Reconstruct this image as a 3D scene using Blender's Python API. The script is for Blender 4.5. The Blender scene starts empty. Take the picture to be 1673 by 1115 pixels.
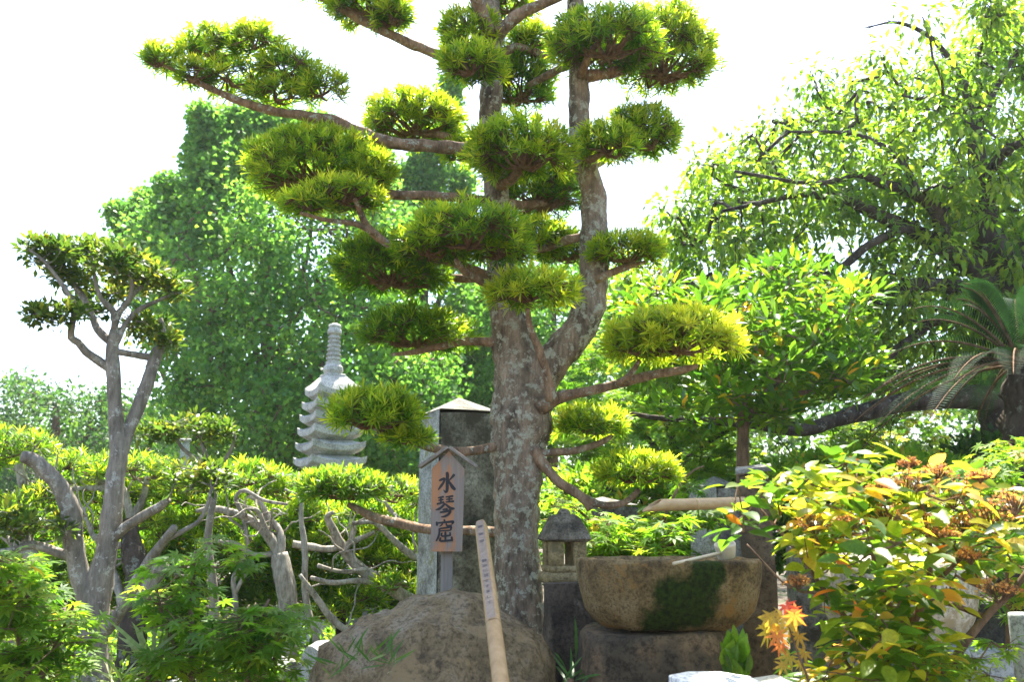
import bpy, math, random
import numpy as np
from mathutils import Vector, Matrix, Euler, noise as mnoise

rng = np.random.default_rng(7)
random.seed(7)
scene = bpy.context.scene
COL = scene.collection

# ------------------------------------------------------------------ camera, sky, sun, exposure
F_PX, W_PX, H_PX = 1500.0, 1673.0, 1115.0
CAM_H, PITCH = 1.2, math.radians(11.4)
cam_d = bpy.data.cameras.new('camera'); cam = bpy.data.objects.new('camera', cam_d); COL.objects.link(cam)
cam.location = (0, 0, CAM_H); cam.rotation_euler = (math.pi / 2 + PITCH, 0, 0)
cam_d.sensor_width = 36; cam_d.lens = 36 * F_PX / W_PX
cam_d.clip_start = 0.05; cam_d.clip_end = 3000
cam_d.dof.use_dof = True; cam_d.dof.focus_distance = 4.3; cam_d.dof.aperture_fstop = 5.0
scene.camera = cam

SUN_EL, SUN_AZ = math.radians(64), math.radians(7)      # azimuth from +Y (ahead), positive = to the right
sd = Vector((math.sin(SUN_AZ) * math.cos(SUN_EL), math.cos(SUN_AZ) * math.cos(SUN_EL), math.sin(SUN_EL)))
world = bpy.data.worlds.new('World'); scene.world = world; world.use_nodes = True
wn = world.node_tree.nodes; wl = world.node_tree.links
sky = wn.new('ShaderNodeTexSky'); sky.sky_type = 'NISHITA'; sky.sun_disc = False
sky.sun_elevation = SUN_EL; sky.sun_rotation = SUN_AZ
sky.air_density = 1.0; sky.dust_density = 2.2; sky.ozone_density = 1.0; sky.altitude = 0
wl.new(sky.outputs[0], wn['Background'].inputs[0]); wn['Background'].inputs[1].default_value = 0.125
sl = bpy.data.lights.new('sun', 'SUN'); sl.energy = 5.0; sl.angle = math.radians(0.5); sl.color = (1, 0.94, 0.82)
sun = bpy.data.objects.new('sun', sl); COL.objects.link(sun)
sun.rotation_euler = sd.to_track_quat('Z', 'Y').to_euler(); sun.location = (-4, 4, 12)
scene.view_settings.view_transform = 'Standard'; scene.view_settings.look = 'None'
scene.view_settings.gamma = 1; scene.view_settings.use_curve_mapping = False
scene.view_settings.exposure = 2.1
scene.cycles.max_bounces = 10; scene.cycles.diffuse_bounces = 7; scene.cycles.transmission_bounces = 6
scene.cycles.use_denoising = True
HAZE = 0.0008

# ------------------------------------------------------------------ helpers
CP, SP = math.cos(PITCH), math.sin(PITCH)
def P(px, py, Y):
    """a pixel of the photograph at the distance Y (metres ahead) -> world point"""
    r = (px - W_PX / 2) / F_PX; u = (H_PX / 2 - py) / F_PX
    f = CP - u * SP; z = SP + u * CP
    return np.array((r / f * Y, Y, CAM_H + z / f * Y))
def M(px, Y):                       # pixels -> metres at that distance
    return px * Y / F_PX
def V(*a): return np.array(a, float)
def unit(a):
    a = np.asarray(a, float); return a / np.maximum(np.linalg.norm(a, axis=-1, keepdims=True), 1e-9)
def to_px(p):
    p = np.asarray(p, float).reshape(-1, 3); d = p - V(0, 0, CAM_H)
    f = d[:, 1] * CP + d[:, 2] * SP; u = -d[:, 1] * SP + d[:, 2] * CP
    return W_PX / 2 + d[:, 0] / f * F_PX, H_PX / 2 - u / f * F_PX, f

def top_of(o):
    while o.parent: o = o.parent
    return o
def tag(o, label, cat=None, group=None, kind=None):
    if label: o['label'] = label
    if cat: o['category'] = cat
    if group: o['group'] = group
    if kind: o['kind'] = kind
    return o
def thing(name, label, cat, base, group=None):
    o = bpy.data.objects.new(name, None); COL.objects.link(o)
    o.empty_display_size = 0.1; o.location = tuple(float(v) for v in base)
    return tag(o, label, cat, group)
def make_mesh(name, verts, faces, mat, smooth=True, tint=None):
    """faces: list of int arrays (M,k)"""
    me = bpy.data.meshes.new(name)
    verts = np.asarray(verts, np.float32)
    faces = [np.asarray(f, np.int32) for f in faces if len(f)]
    me.vertices.add(len(verts)); me.vertices.foreach_set('co', verts.ravel())
    nl = sum(f.size for f in faces); nf = sum(len(f) for f in faces)
    me.loops.add(nl); me.loops.foreach_set('vertex_index', np.concatenate([f.ravel() for f in faces]))
    me.polygons.add(nf)
    tot = np.concatenate([np.full(len(f), f.shape[1], np.int32) for f in faces])
    start = np.concatenate(([0], np.cumsum(tot)[:-1])).astype(np.int32)
    me.polygons.foreach_set('loop_start', start); me.polygons.foreach_set('loop_total', tot)
    me.polygons.foreach_set('use_smooth', np.full(nf, smooth))
    if tint is not None:
        a = me.attributes.new('tint', 'FLOAT', 'POINT'); a.data.foreach_set('value', np.asarray(tint, np.float32))
    me.materials.append(mat); me.update(calc_edges=True); me.validate()
    return me
def mk(name, geo, mat, parent=None, base=None, smooth=True, tint=None, label=None, kind=None):
    """geometry in WORLD coordinates becomes one object, its origin at its thing's base"""
    verts, faces = geo
    b = np.array(top_of(parent).location) if parent is not None else (np.asarray(base, float) if base is not None else V(0, 0, 0))
    me = make_mesh(name, np.asarray(verts, float) - b, faces, mat, smooth, tint)
    o = bpy.data.objects.new(name, me); COL.objects.link(o)
    if parent is not None: o.parent = parent
    else: o.location = b
    if label: o['label'] = label
    if kind: o['kind'] = kind
    return o
def join(*geos):
    vs, fs, n = [], [], 0
    for v, f in geos:
        vs.append(np.asarray(v, float)); fs += [np.asarray(q, np.int64) + n for q in f]; n += len(v)
    return np.concatenate(vs), fs
def spline(pts, rad, step=0.03):
    """Catmull-Rom through pts (n,3) with radii"""
    pts = np.asarray(pts, float); rad = np.asarray(rad, float)
    if len(pts) < 3:
        n = max(2, int(np.linalg.norm(pts[-1] - pts[0]) / step)); t = np.linspace(0, 1, n)[:, None]
        return pts[0] * (1 - t) + pts[-1] * t, rad[0] * (1 - t[:, 0]) + rad[-1] * t[:, 0]
    q = np.vstack([2 * pts[0] - pts[1], pts, 2 * pts[-1] - pts[-2]]); op, orr = [], []
    for i in range(len(pts) - 1):
        p0, p1, p2, p3 = q[i:i + 4]; n = max(2, int(np.linalg.norm(p2 - p1) / step))
        for t in np.linspace(0, 1, n, endpoint=False):
            op.append(0.5 * (2 * p1 + (p2 - p0) * t + (2 * p0 - 5 * p1 + 4 * p2 - p3) * t * t + (3 * p1 - p0 - 3 * p2 + p3) * t ** 3))
            orr.append(rad[i] * (1 - t) + rad[i + 1] * t)
    op.append(pts[-1]); orr.append(rad[-1])
    return np.array(op), np.array(orr)
def tube(pts, rad, sides=8, rough=0.0, freq=6.0, step=0.03, cap=True, seed=0.0, smooth_path=True):
    p, r = spline(pts, rad, step) if smooth_path else (np.asarray(pts, float), np.asarray(rad, float))
    n = len(p); t = unit(np.gradient(p, axis=0)); ref = V(0.31, 0.9, 0.1) if abs(t[0][2]) > 0.7 else V(0, 0, 1)
    verts = []
    a = unit(np.cross(t[0], ref))
    for i in range(n):
        a = unit(a - t[i] * np.dot(a, t[i])); b = np.cross(t[i], a)
        for k in range(sides):
            an = 2 * math.pi * k / sides; d = a * math.cos(an) + b * math.sin(an); rr = r[i]
            if rough:
                q = p[i] + d * r[i]
                rr *= 1 + rough * (mnoise.noise(Vector(q * freq) + Vector((seed, 0, 0))) + 0.5 * mnoise.noise(Vector(q * freq * 2.7)))
            verts.append(p[i] + d * rr)
    i = np.arange(n - 1)[:, None] * sides; k = np.arange(sides)[None]; k2 = (k + 1) % sides
    quads = np.stack([i + k, i + k2, i + sides + k2, i + sides + k], -1).reshape(-1, 4)
    faces = [quads]
    if cap:
        verts.append(p[0]); verts.append(p[-1]); c0 = n * sides; kk = np.arange(sides)
        faces.append(np.stack([np.full(sides, c0), (kk + 1) % sides, kk], -1))
        faces.append(np.stack([np.full(sides, c0 + 1), (n - 1) * sides + kk, (n - 1) * sides + (kk + 1) % sides], -1))
    return np.array(verts), faces
def sticks(p0, p1, r0, r1, sides=4):
    """many straight twigs at once"""
    p0 = np.asarray(p0, float); p1 = np.asarray(p1, float); N = len(p0)
    if N == 0: return np.zeros((0, 3)), []
    r0 = np.broadcast_to(np.asarray(r0, float), N); r1 = np.broadcast_to(np.asarray(r1, float), N)
    t = unit(p1 - p0); a = unit(np.cross(t, V(0.37, 0.51, 0.78))); b = np.cross(t, a)
    an = 2 * math.pi * np.arange(sides) / sides
    d = a[:, None] * np.cos(an)[None, :, None] + b[:, None] * np.sin(an)[None, :, None]
    v = np.concatenate([p0[:, None] + d * r0[:, None, None], p1[:, None] + d * r1[:, None, None]], 1).reshape(-1, 3)
    k = np.arange(sides); k2 = (k + 1) % sides
    q = np.stack([k, k2, sides + k2, sides + k], -1)[None] + (np.arange(N) * 2 * sides)[:, None, None]
    return v, [q.reshape(-1, 4)]
def box(c, s, R=None, taper=1.0, bev=0.0):
    """box centre c, full size s, optional 3x3 rotation, top scaled by taper, with chamfered edges"""
    hx, hy, hz = np.asarray(s, float) / 2
    b = min(bev, hx * .9, hy * .9, hz * .9)
    if b <= 0:
        v = np.array([(x, y, z) for z in (-hz, hz) for x, y in ((-hx, -hy), (hx, -hy), (hx, hy), (-hx, hy))])
        f = [np.array([(3, 2, 1, 0), (4, 5, 6, 7), (0, 1, 5, 4), (1, 2, 6, 5), (2, 3, 7, 6), (3, 0, 4, 7)])]
    else:
        ring = lambda ix, iy, z: [(-hx + ix, -hy + iy + b, z), (-hx + ix + b, -hy + iy, z), (hx - ix - b, -hy + iy, z), (hx - ix, -hy + iy + b, z),
                                  (hx - ix, hy - iy - b, z), (hx - ix - b, hy - iy, z), (-hx + ix + b, hy - iy, z), (-hx + ix, hy - iy - b, z)]
        v = np.array(ring(b, b, -hz) + ring(0, 0, -hz + b) + ring(0, 0, hz - b) + ring(b, b, hz)); q = []
        for l in range(3):
            for k in range(8): q.append((l * 8 + k, l * 8 + (k + 1) % 8, l * 8 + 8 + (k + 1) % 8, l * 8 + 8 + k))
        f = [np.array(q), np.array([list(range(7, -1, -1)), list(range(24, 32))])]
    if taper != 1.0:
        k = 1 + (taper - 1) * (v[:, 2:3] + hz) / (2 * hz); v[:, :2] *= k
    if R is not None: v = v @ np.asarray(R).T
    return v + np.asarray(c, float), f
def rotz(a): c, s = math.cos(a), math.sin(a); return np.array(((c, -s, 0), (s, c, 0), (0, 0, 1)))
def roty(a): c, s = math.cos(a), math.sin(a); return np.array(((c, 0, s), (0, 1, 0), (-s, 0, c)))
def rotx(a): c, s = math.cos(a), math.sin(a); return np.array(((1, 0, 0), (0, c, -s), (0, s, c)))
def loft(rings, close=True):
    """rings: list of (k,3) arrays of the same length, closed rings, capped"""
    k = len(rings[0]); v = np.concatenate(rings); n = len(rings)
    i = np.arange(n - 1)[:, None] * k; j = np.arange(k)[None]; j2 = (j + 1) % k
    f = [np.stack([i + j, i + j2, i + k + j2, i + k + j], -1).reshape(-1, 4)]
    if close:
        v = np.vstack([v, rings[0].mean(0), rings[-1].mean(0)]); jj = np.arange(k); c = n * k
        f.append(np.stack([np.full(k, c), (jj + 1) % k, jj], -1)); f.append(np.stack([np.full(k, c + 1), (n - 1) * k + jj, (n - 1) * k + (jj + 1) % k], -1))
    return v, f
def superring(c, rx, ry, z, e=2.0, n=40, ang=0.0):
    t = np.arange(n) * 2 * math.pi / n; cs, sn = np.cos(t), np.sin(t)
    x = np.sign(cs) * np.abs(cs) ** (2 / e) * rx; y = np.sign(sn) * np.abs(sn) ** (2 / e) * ry
    ca, sa = math.cos(ang), math.sin(ang)
    return np.stack([c[0] + x * ca - y * sa, c[1] + x * sa + y * ca, np.full(n, z)], -1)
def roughen(geo, amp, freq, seed=0.0, keep=None):
    v, f = geo; v = np.array(v, float)
    out = v.copy()
    for i, q in enumerate(v):
        a = mnoise.noise_vector(Vector(q * freq) + Vector((seed, seed * .7, 0))); b = mnoise.noise_vector(Vector(q * freq * 2.9) + Vector((0, seed, 0)))
        out[i] += amp * (np.array(a) + 0.45 * np.array(b))
    return out, f
def subdiv_box(c, s, R=None, taper=1.0, n=6, rnd=0.12):
    """a gridded box with softened edges, ready to be roughened (hewn stone)"""
    vs, fs, o = [], [], 0; h = np.asarray(s, float) / 2
    m = [max(2, int(n * x / max(s))) for x in s]
    for ax in range(3):
        u, w = [(1, 2), (2, 0), (0, 1)][ax]
        for sg in (-1, 1):
            U, Wd = np.meshgrid(np.linspace(-1, 1, m[u] + 1), np.linspace(-1, 1, m[w] + 1), indexing='ij')
            p = np.zeros(U.shape + (3,)); p[..., ax] = sg; p[..., u] = U; p[..., w] = Wd
            vs.append(p.reshape(-1, 3)); a, b = m[u] + 1, m[w] + 1
            i, j = np.meshgrid(np.arange(a - 1), np.arange(b - 1), indexing='ij'); q = np.stack([i * b + j, (i + 1) * b + j, (i + 1) * b + j + 1, i * b + j + 1], -1).reshape(-1, 4)
            if sg < 0: q = q[:, ::-1]
            fs.append(q + o); o += a * b
    v = np.concatenate(vs)
    l = np.linalg.norm(v, axis=1, keepdims=True); v = v * (1 - rnd * np.clip(l - 1.05, 0, 1))
    v = v * h
    if taper != 1: v[:, :2] *= 1 + (taper - 1) * (v[:, 2:3] + h[2]) / (2 * h[2])
    if R is not None: v = v @ np.asarray(R).T
    return v + np.asarray(c, float), [np.concatenate(fs)]

# ------------------------------------------------------------------ materials
def nodes(name):
    m = bpy.data.materials.new(name); m.use_nodes = True; nt = m.node_tree
    return m, nt.nodes, nt.links, nt.nodes['Principled BSDF']
def ramp(n, stops):
    r = n.new('ShaderNodeValToRGB'); e = r.color_ramp.elements
    while len(e) < len(stops): e.new(0.5)
    for el, (p, c) in zip(e, stops): el.position = p; el.color = (*c, 1)
    return r
def tex(n, l, scale, detail=6, rough=0.6, coord=None, stretch=None):
    t = n.new('ShaderNodeTexNoise'); t.inputs['Scale'].default_value = scale; t.inputs['Detail'].default_value = detail; t.inputs['Roughness'].default_value = rough
    if coord is not None:
        if stretch:
            mp = n.new('ShaderNodeMapping'); mp.inputs['Scale'].default_value = stretch; l.new(coord, mp.inputs[0]); l.new(mp.outputs[0], t.inputs[0])
        else: l.new(coord, t.inputs[0])
    return t
def mixc(n, l, fac, a, b):
    m = n.new('ShaderNodeMix'); m.data_type = 'RGBA'
    if hasattr(fac, 'links'): l.new(fac, m.inputs[0])
    else: m.inputs[0].default_value = fac
    for s, x in ((6, a), (7, b)):
        if hasattr(x, 'links'): l.new(x, m.inputs[s])
        else: m.inputs[s].default_value = (*x, 1)
    return m.outputs[2]
def bump(n, l, b, h, strength, dist=0.01):
    bp = n.new('ShaderNodeBump'); bp.inputs['Strength'].default_value = strength; bp.inputs['Distance'].default_value = dist
    l.new(h, bp.inputs['Height']); l.new(bp.outputs[0], b.inputs['Normal'])
def leaf_mat(name, stops, trans=0.5, tboost=2.2, rough=0.45, spec=0.35):
    m, n, l, b = nodes(name)
    at = n.new('ShaderNodeAttribute'); at.attribute_name = 'tint'
    r = ramp(n, stops); l.new(at.outputs['Fac'], r.inputs[0])
    geo = n.new('ShaderNodeTexCoord'); t = tex(n, l, 9.0, 3, 0.5, geo.outputs['Object'])
    tr = ramp(n, [(0.3, (0.75, 0.75, 0.75)), (0.7, (1.2, 1.2, 1.2))]); l.new(t.outputs[0], tr.inputs[0])
    mu = n.new('ShaderNodeMix'); mu.data_type = 'RGBA'; mu.blend_type = 'MULTIPLY'; mu.inputs[0].default_value = 1
    l.new(r.outputs[0], mu.inputs[6]); l.new(tr.outputs[0], mu.inputs[7]); col = mu.outputs[2]
    l.new(col, b.inputs['Base Color']); b.inputs['Roughness'].default_value = rough; b.inputs['Specular IOR Level'].default_value = spec
    bo = n.new('ShaderNodeMix'); bo.data_type = 'RGBA'; bo.blend_type = 'MULTIPLY'; bo.inputs[0].default_value = 1; bo.clamp_result = False
    l.new(col, bo.inputs[6]); bo.inputs[7].default_value = (tboost * 1.05, tboost, tboost * 0.55, 1)
    ts = n.new('ShaderNodeBsdfTranslucent'); l.new(bo.outputs[2], ts.inputs[0])
    mx = n.new('ShaderNodeMixShader'); mx.inputs[0].default_value = trans
    l.new(b.outputs[0], mx.inputs[1]); l.new(ts.outputs[0], mx.inputs[2])
    l.new(mx.outputs[0], n['Material Output'].inputs[0])
    return m
def bark_mat(name, base, dark, pale, lichen=None, scale=14.0, lich_amt=0.5, bstr=0.7):
    m, n, l, b = nodes(name); c = n.new('ShaderNodeTexCoord').outputs['Object']
    t1 = tex(n, l, scale, 8, 0.65, c, (1, 1, 0.35)); r1 = ramp(n, [(0.3, dark), (0.5, base), (0.72, pale)]); l.new(t1.outputs[0], r1.inputs[0]); col = r1.outputs[0]
    t2 = tex(n, l, scale * 4, 6, 0.7, c, (1, 1, 0.22)); r2 = ramp(n, [(0.35, (0.45, 0.45, 0.45)), (0.6, (1, 1, 1))]); l.new(t2.outputs[0], r2.inputs[0])
    mu = n.new('ShaderNodeMix'); mu.data_type = 'RGBA'; mu.blend_type = 'MULTIPLY'; mu.inputs[0].default_value = 0.85; l.new(col, mu.inputs[6]); l.new(r2.outputs[0], mu.inputs[7]); col = mu.outputs[2]
    if lichen:
        t3 = tex(n, l, scale * 1.6, 10, 0.75, c); lo = 0.62 - 0.18 * lich_amt
        r3 = ramp(n, [(lo, (0, 0, 0)), (lo + 0.035, (1, 1, 1))]); l.new(t3.outputs[0], r3.inputs[0])
        t4 = tex(n, l, scale * 6, 4, 0.6, c); r4 = ramp(n, [(0.3, tuple(x * 0.6 for x in lichen)), (0.65, lichen)]); l.new(t4.outputs[0], r4.inputs[0])
        col = mixc(n, l, r3.outputs[0], col, r4.outputs[0])
    l.new(col, b.inputs['Base Color']); b.inputs['Roughness'].default_value = 0.9; b.inputs['Specular IOR Level'].default_value = 0.15
    ad = n.new('ShaderNodeMath'); ad.operation = 'ADD'; l.new(t1.outputs[0], ad.inputs[0]); l.new(t2.outputs[0], ad.inputs[1])
    bump(n, l, b, ad.outputs[0], bstr, 0.012)
    return m
def stone_mat(name, base, dark, pale, stain=None, scale=5.0, stain_amt=0.5, bstr=0.5, rough=0.9, moss=None, top=None):
    m, n, l, b = nodes(name); c = n.new('ShaderNodeTexCoord').outputs['Object']
    t1 = tex(n, l, scale, 8, 0.62, c); r1 = ramp(n, [(0.32, dark), (0.5, base), (0.7, pale)]); l.new(t1.outputs[0], r1.inputs[0]); col = r1.outputs[0]
    t2 = tex(n, l, scale * 9, 8, 0.75, c); r2 = ramp(n, [(0.38, (0.25, 0.25, 0.25)), (0.54, (1.05, 1.05, 1.05))]); l.new(t2.outputs[0], r2.inputs[0])
    mu = n.new('ShaderNodeMix'); mu.data_type = 'RGBA'; mu.blend_type = 'MULTIPLY'; mu.inputs[0].default_value = 0.8; l.new(col, mu.inputs[6]); l.new(r2.outputs[0], mu.inputs[7]); col = mu.outputs[2]
    if stain:
        t3 = tex(n, l, scale * 0.8, 9, 0.7, c); lo = 0.62 - 0.2 * stain_amt
        r3 = ramp(n, [(lo, (0, 0, 0)), (lo + 0.07, (1, 1, 1))]); l.new(t3.outputs[0], r3.inputs[0])
        col = mixc(n, l, r3.outputs[0], col, stain)
    if top:                                   # grey blended in towards the crown of a boulder: (object height, softness, colour)
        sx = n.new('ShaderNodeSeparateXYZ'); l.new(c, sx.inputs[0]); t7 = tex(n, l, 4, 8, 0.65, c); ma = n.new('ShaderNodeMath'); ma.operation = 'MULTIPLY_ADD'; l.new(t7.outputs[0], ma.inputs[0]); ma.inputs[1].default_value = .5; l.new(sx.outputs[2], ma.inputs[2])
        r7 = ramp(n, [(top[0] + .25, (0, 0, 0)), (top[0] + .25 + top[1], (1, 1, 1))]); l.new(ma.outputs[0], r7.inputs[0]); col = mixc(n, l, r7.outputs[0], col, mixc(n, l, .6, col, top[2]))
    mc = (.05, .085, .008)
    for ctr, rad in (moss or ()):             # patches of moss with a place of their own: (centre in object space, radius)
        vm = n.new('ShaderNodeVectorMath'); vm.operation = 'DISTANCE'; l.new(c, vm.inputs[0]); vm.inputs[1].default_value = ctr
        t5 = tex(n, l, 7, 8, 0.7, c); sb = n.new('ShaderNodeMath'); sb.operation = 'MULTIPLY_ADD'; l.new(t5.outputs[0], sb.inputs[0]); sb.inputs[1].default_value = rad * 1.6; l.new(vm.outputs['Value'], sb.inputs[2])
        r5 = ramp(n, [(rad * 1.55, (1, 1, 1)), (rad * 1.8, (0, 0, 0))]); l.new(sb.outputs[0], r5.inputs[0])
        t6 = tex(n, l, 60, 4, 0.6, c); r6 = ramp(n, [(0.35, tuple(x * 0.3 for x in mc)), (0.7, mc)]); l.new(t6.outputs[0], r6.inputs[0])
        col = mixc(n, l, r5.outputs[0], col, r6.outputs[0])
    l.new(col, b.inputs['Base Color']); b.inputs['Roughness'].default_value = rough; b.inputs['Specular IOR Level'].default_value = 0.25
    ad = n.new('ShaderNodeMath'); ad.operation = 'ADD'; l.new(t1.outputs[0], ad.inputs[0]); l.new(t2.outputs[0], ad.inputs[1])
    bump(n, l, b, ad.outputs[0], bstr, 0.015)
    return m
def wood_mat(name, a, b_, c_, grain=(30, 30, 1.5), bstr=0.3, rough=0.75, patch=None, pscale=4.0):
    m, n, l, b = nodes(name); c = n.new('ShaderNodeTexCoord').outputs['Object']
    t = tex(n, l, 1.0, 8, 0.7, c, grain); r = ramp(n, [(0.3, a), (0.5, b_), (0.72, c_)]); l.new(t.outputs[0], r.inputs[0]); col = r.outputs[0]
    if patch:
        t2 = tex(n, l, pscale, 5, 0.55, c, (1.4, 1, 0.5)); r2 = ramp(n, [(0.46, (0, 0, 0)), (0.53, (1, 1, 1))]); l.new(t2.outputs[0], r2.inputs[0])
        pc = mixc(n, l, 0.25, patch, col); col = mixc(n, l, r2.outputs[0], col, pc)
    l.new(col, b.inputs['Base Color']); b.inputs['Roughness'].default_value = rough; b.inputs['Specular IOR Level'].default_value = 0.25
    bump(n, l, b, t.outputs[0], bstr, 0.004)
    return m

MT = {}
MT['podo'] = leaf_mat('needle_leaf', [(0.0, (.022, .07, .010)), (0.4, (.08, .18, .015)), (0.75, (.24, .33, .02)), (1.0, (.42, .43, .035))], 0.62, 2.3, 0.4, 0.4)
MT['ginkgo'] = leaf_mat('fan_leaf', [(0.0, (.04, .13, .03)), (0.6, (.10, .235, .045)), (1.0, (.19, .33, .055))], 0.56, 2.2, 0.45, 0.4)
MT['cherry'] = leaf_mat('cherry_leaf', [(0.0, (.045, .115, .014)), (0.6, (.12, .215, .02)), (1.0, (.26, .33, .035))], 0.58, 2.4, 0.4, 0.45)
MT['broad'] = leaf_mat('glossy_broad_leaf', [(0.0, (.028, .095, .010)), (0.6, (.085, .19, .014)), (0.93, (.18, .28, .02)), (1.0, (.45, .25, .02))], 0.48, 2.2, 0.24, 0.6)
MT['holly'] = leaf_mat('small_dark_leaf', [(0.0, (.025, .07, .015)), (0.6, (.08, .14, .02)), (1.0, (.22, .21, .03))], 0.5, 2.0, 0.4, 0.4)
MT['maple'] = leaf_mat('maple_leaf', [(0.0, (.045, .13, .012)), (0.55, (.115, .23, .018)), (0.9, (.24, .31, .03)), (1.0, (.36, .26, .04))], 0.58, 2.3, 0.5, 0.3)
MT['redmaple'] = leaf_mat('red_maple_leaf', [(0.0, (.38, .30, .05)), (0.5, (.50, .24, .05)), (1.0, (.50, .08, .05))], 0.5, 1.7, 0.5, 0.3)
MT['shrub'] = leaf_mat('shrub_leaf', [(0.0, (.02, .07, .015)), (0.45, (.08, .17, .015)), (0.7, (.26, .32, .02)), (0.86, (.42, .37, .03)), (0.98, (.54, .28, .05)), (1.0, (.55, .16, .02))], 0.6, 2.2, 0.36, 0.5)
MT['wood'] = leaf_mat('woodland_leaf', [(0.0, (.016, .055, .012)), (0.6, (.045, .115, .018)), (1.0, (.12, .19, .03))], 0.48, 2.2, 0.5, 0.3)
MT['far'] = leaf_mat('far_leaf', [(0.0, (.03, .085, .028)), (0.6, (.055, .13, .036)), (1.0, (.12, .20, .045))], 0.45, 2.1, 0.5, 0.3)
MT['cycad'] = leaf_mat('cycad_leaflet', [(0.0, (.010, .035, .016)), (0.7, (.02, .06, .02)), (1.0, (.06, .12, .025))], 0.25, 2.0, 0.65, 0.08)
MT['blade'] = leaf_mat('grass_blade', [(0.0, (.03, .10, .015)), (0.6, (.07, .17, .02)), (1.0, (.35, .38, .22))], 0.4, 2.0, 0.4, 0.4)
MT['flower'] = leaf_mat('flower_bud', [(0.0, (.45, .16, .08)), (0.5, (.58, .28, .10)), (1.0, (.62, .46, .14))], 0.4, 1.4, 0.6, 0.3)
MT['bark_main'] = bark_mat('lichened_bark', (.26, .195, .135), (.045, .037, .03), (.50, .36, .25), (.47, .445, .33), 14.0, 0.55, 1.0)
MT['bark_branch'] = bark_mat('branch_bark', (.30, .19, .115), (.09, .065, .045), (.46, .32, .21), (.42, .42, .33), 16.0, 0.35)
MT['bark_grey'] = bark_mat('grey_smooth_bark', (.27, .235, .19), (.13, .11, .088), (.39, .35, .295), (.50, .48, .42), 11.0, 0.35, 0.6)
MT['bark_pale'] = bark_mat('bleached_branch', (.37, .335, .28), (.14, .118, .09), (.52, .48, .42), (.48, .46, .40), 18.0, 0.3, 0.5)
MT['bark_dark'] = bark_mat('dark_cherry_bark', (.075, .058, .046), (.022, .018, .015), (.14, .11, .09), (.20, .21, .17), 9.0, 0.3)
MT['bark_tan'] = bark_mat('tan_bark', (.22, .14, .09), (.08, .055, .04), (.36, .24, .16), None, 12.0)
MT['twig'] = bark_mat('twig_bark', (.22, .135, .08), (.09, .055, .035), (.34, .22, .14), None, 30.0)
MT['soil'] = stone_mat('garden_soil', (.11, .085, .06), (.05, .04, .03), (.20, .16, .12), (.05, .075, .025), 1.5, 0.4, 0.8)

# ------------------------------------------------------------------ leaf shapes (length 1 along +Y, face up +Z)
def T_linear(w=.06):
    v = np.array([(0, 0, 0), (-w, .35, .02), (w, .35, .02), (-w * .85, .72, .0), (w * .85, .72, .0), (0, 1, -.07)])
    return v, [np.array([(0, 2, 1), (3, 4, 5)]), np.array([(1, 2, 4, 3)])]
def T_ovate(w=.24, fold=.06, droop=.16, peak=.42):
    ys = [0, peak * .45, peak, peak + (1 - peak) * .5, 1]; ws = [0, w * .78, w, w * .68, 0]
    zc = lambda y: .10 * y - droop * y * y
    v = [(0, y, zc(y)) for y in ys]
    v += [(-ws[i], ys[i], zc(ys[i]) + fold) for i in (1, 2, 3)] + [(ws[i], ys[i], zc(ys[i]) + fold) for i in (1, 2, 3)]
    return np.array(v), [np.array([(0, 1, 5), (3, 4, 7), (0, 8, 1), (3, 10, 4)]), np.array([(1, 2, 6, 5), (2, 3, 7, 6), (1, 8, 9, 2), (2, 9, 10, 3)])]
def T_simple(w=.28, droop=.12):
    v = np.array([(0, 0, 0), (-w, .45, .05), (w, .45, .05), (0, .5, 0), (0, 1, -droop)])
    return v, [np.array([(0, 3, 1), (0, 2, 3), (1, 3, 4), (3, 2, 4)])]
def T_fan(w=.5):
    v = np.array([(0, 0, 0), (-w, .75, .06), (0, 1, -.02), (w, .75, .06)])
    return v, [np.array([(0, 2, 1), (0, 3, 2)])]
def T_palm(lobes=7, spread=250, notch=.30, wl=.13):
    tips = []; a = np.radians(np.linspace(-spread / 2, spread / 2, lobes)); ln = 1 - .42 * (np.abs(np.linspace(-1, 1, lobes))) ** 1.6
    v = [(0, 0, 0)]; f = []
    for i, (an, L) in enumerate(zip(a, ln)):
        d = V(math.sin(an), math.cos(an), 0); s = V(math.cos(an), -math.sin(an), 0)
        k = len(v); v += [tuple(d * notch * L - s * wl * .75 + V(0, 0, .02)), tuple(d * L * .55 - s * wl * .8 * L), tuple(d * L + V(0, 0, -.10 * L)), tuple(d * L * .55 + s * wl * .8 * L), tuple(d * notch * L + s * wl * .75 + V(0, 0, .02))]
        f += [(0, k + 1, k), (k + 1, k + 3, k + 2), (0, k + 4, k + 3)]; f.append((0, k + 3, k + 1))
    return np.array(v), [np.array(f)]
LEAF = dict(linear=T_linear(.062), ovate=T_ovate(), broad=T_ovate(.19, .05, .22, .5), simple=T_simple(), cherry=T_simple(.22, .18), fan=T_fan(), palm=T_palm(), holly=T_simple(.24, .1), strap=T_linear(.035))
def frames(d, nrm):
    y = unit(d); x = unit(np.cross(y, nrm)); z = np.cross(x, y)
    return x, y, z
def scatter(kind, pos, d, nrm, size, tint):
    """all leaves as one geometry + per-vertex tint"""
    tv, tf = LEAF[kind]; N, k = len(pos), len(tv)
    x, y, z = frames(d, nrm); s = np.asarray(size, float)[:, None, None]
    R = np.stack([x, y, z], 1)
    v = pos[:, None] + (tv[None] * s) @ R
    fs = [(f[None] + (np.arange(N) * k)[:, None, None]).reshape(-1, f.shape[1]) for f in tf]
    return (v.reshape(-1, 3), fs), np.repeat(tint, k)
def rand_unit(n):
    return unit(rng.normal(size=(n, 3)))
LEAFMESH = {}
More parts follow.
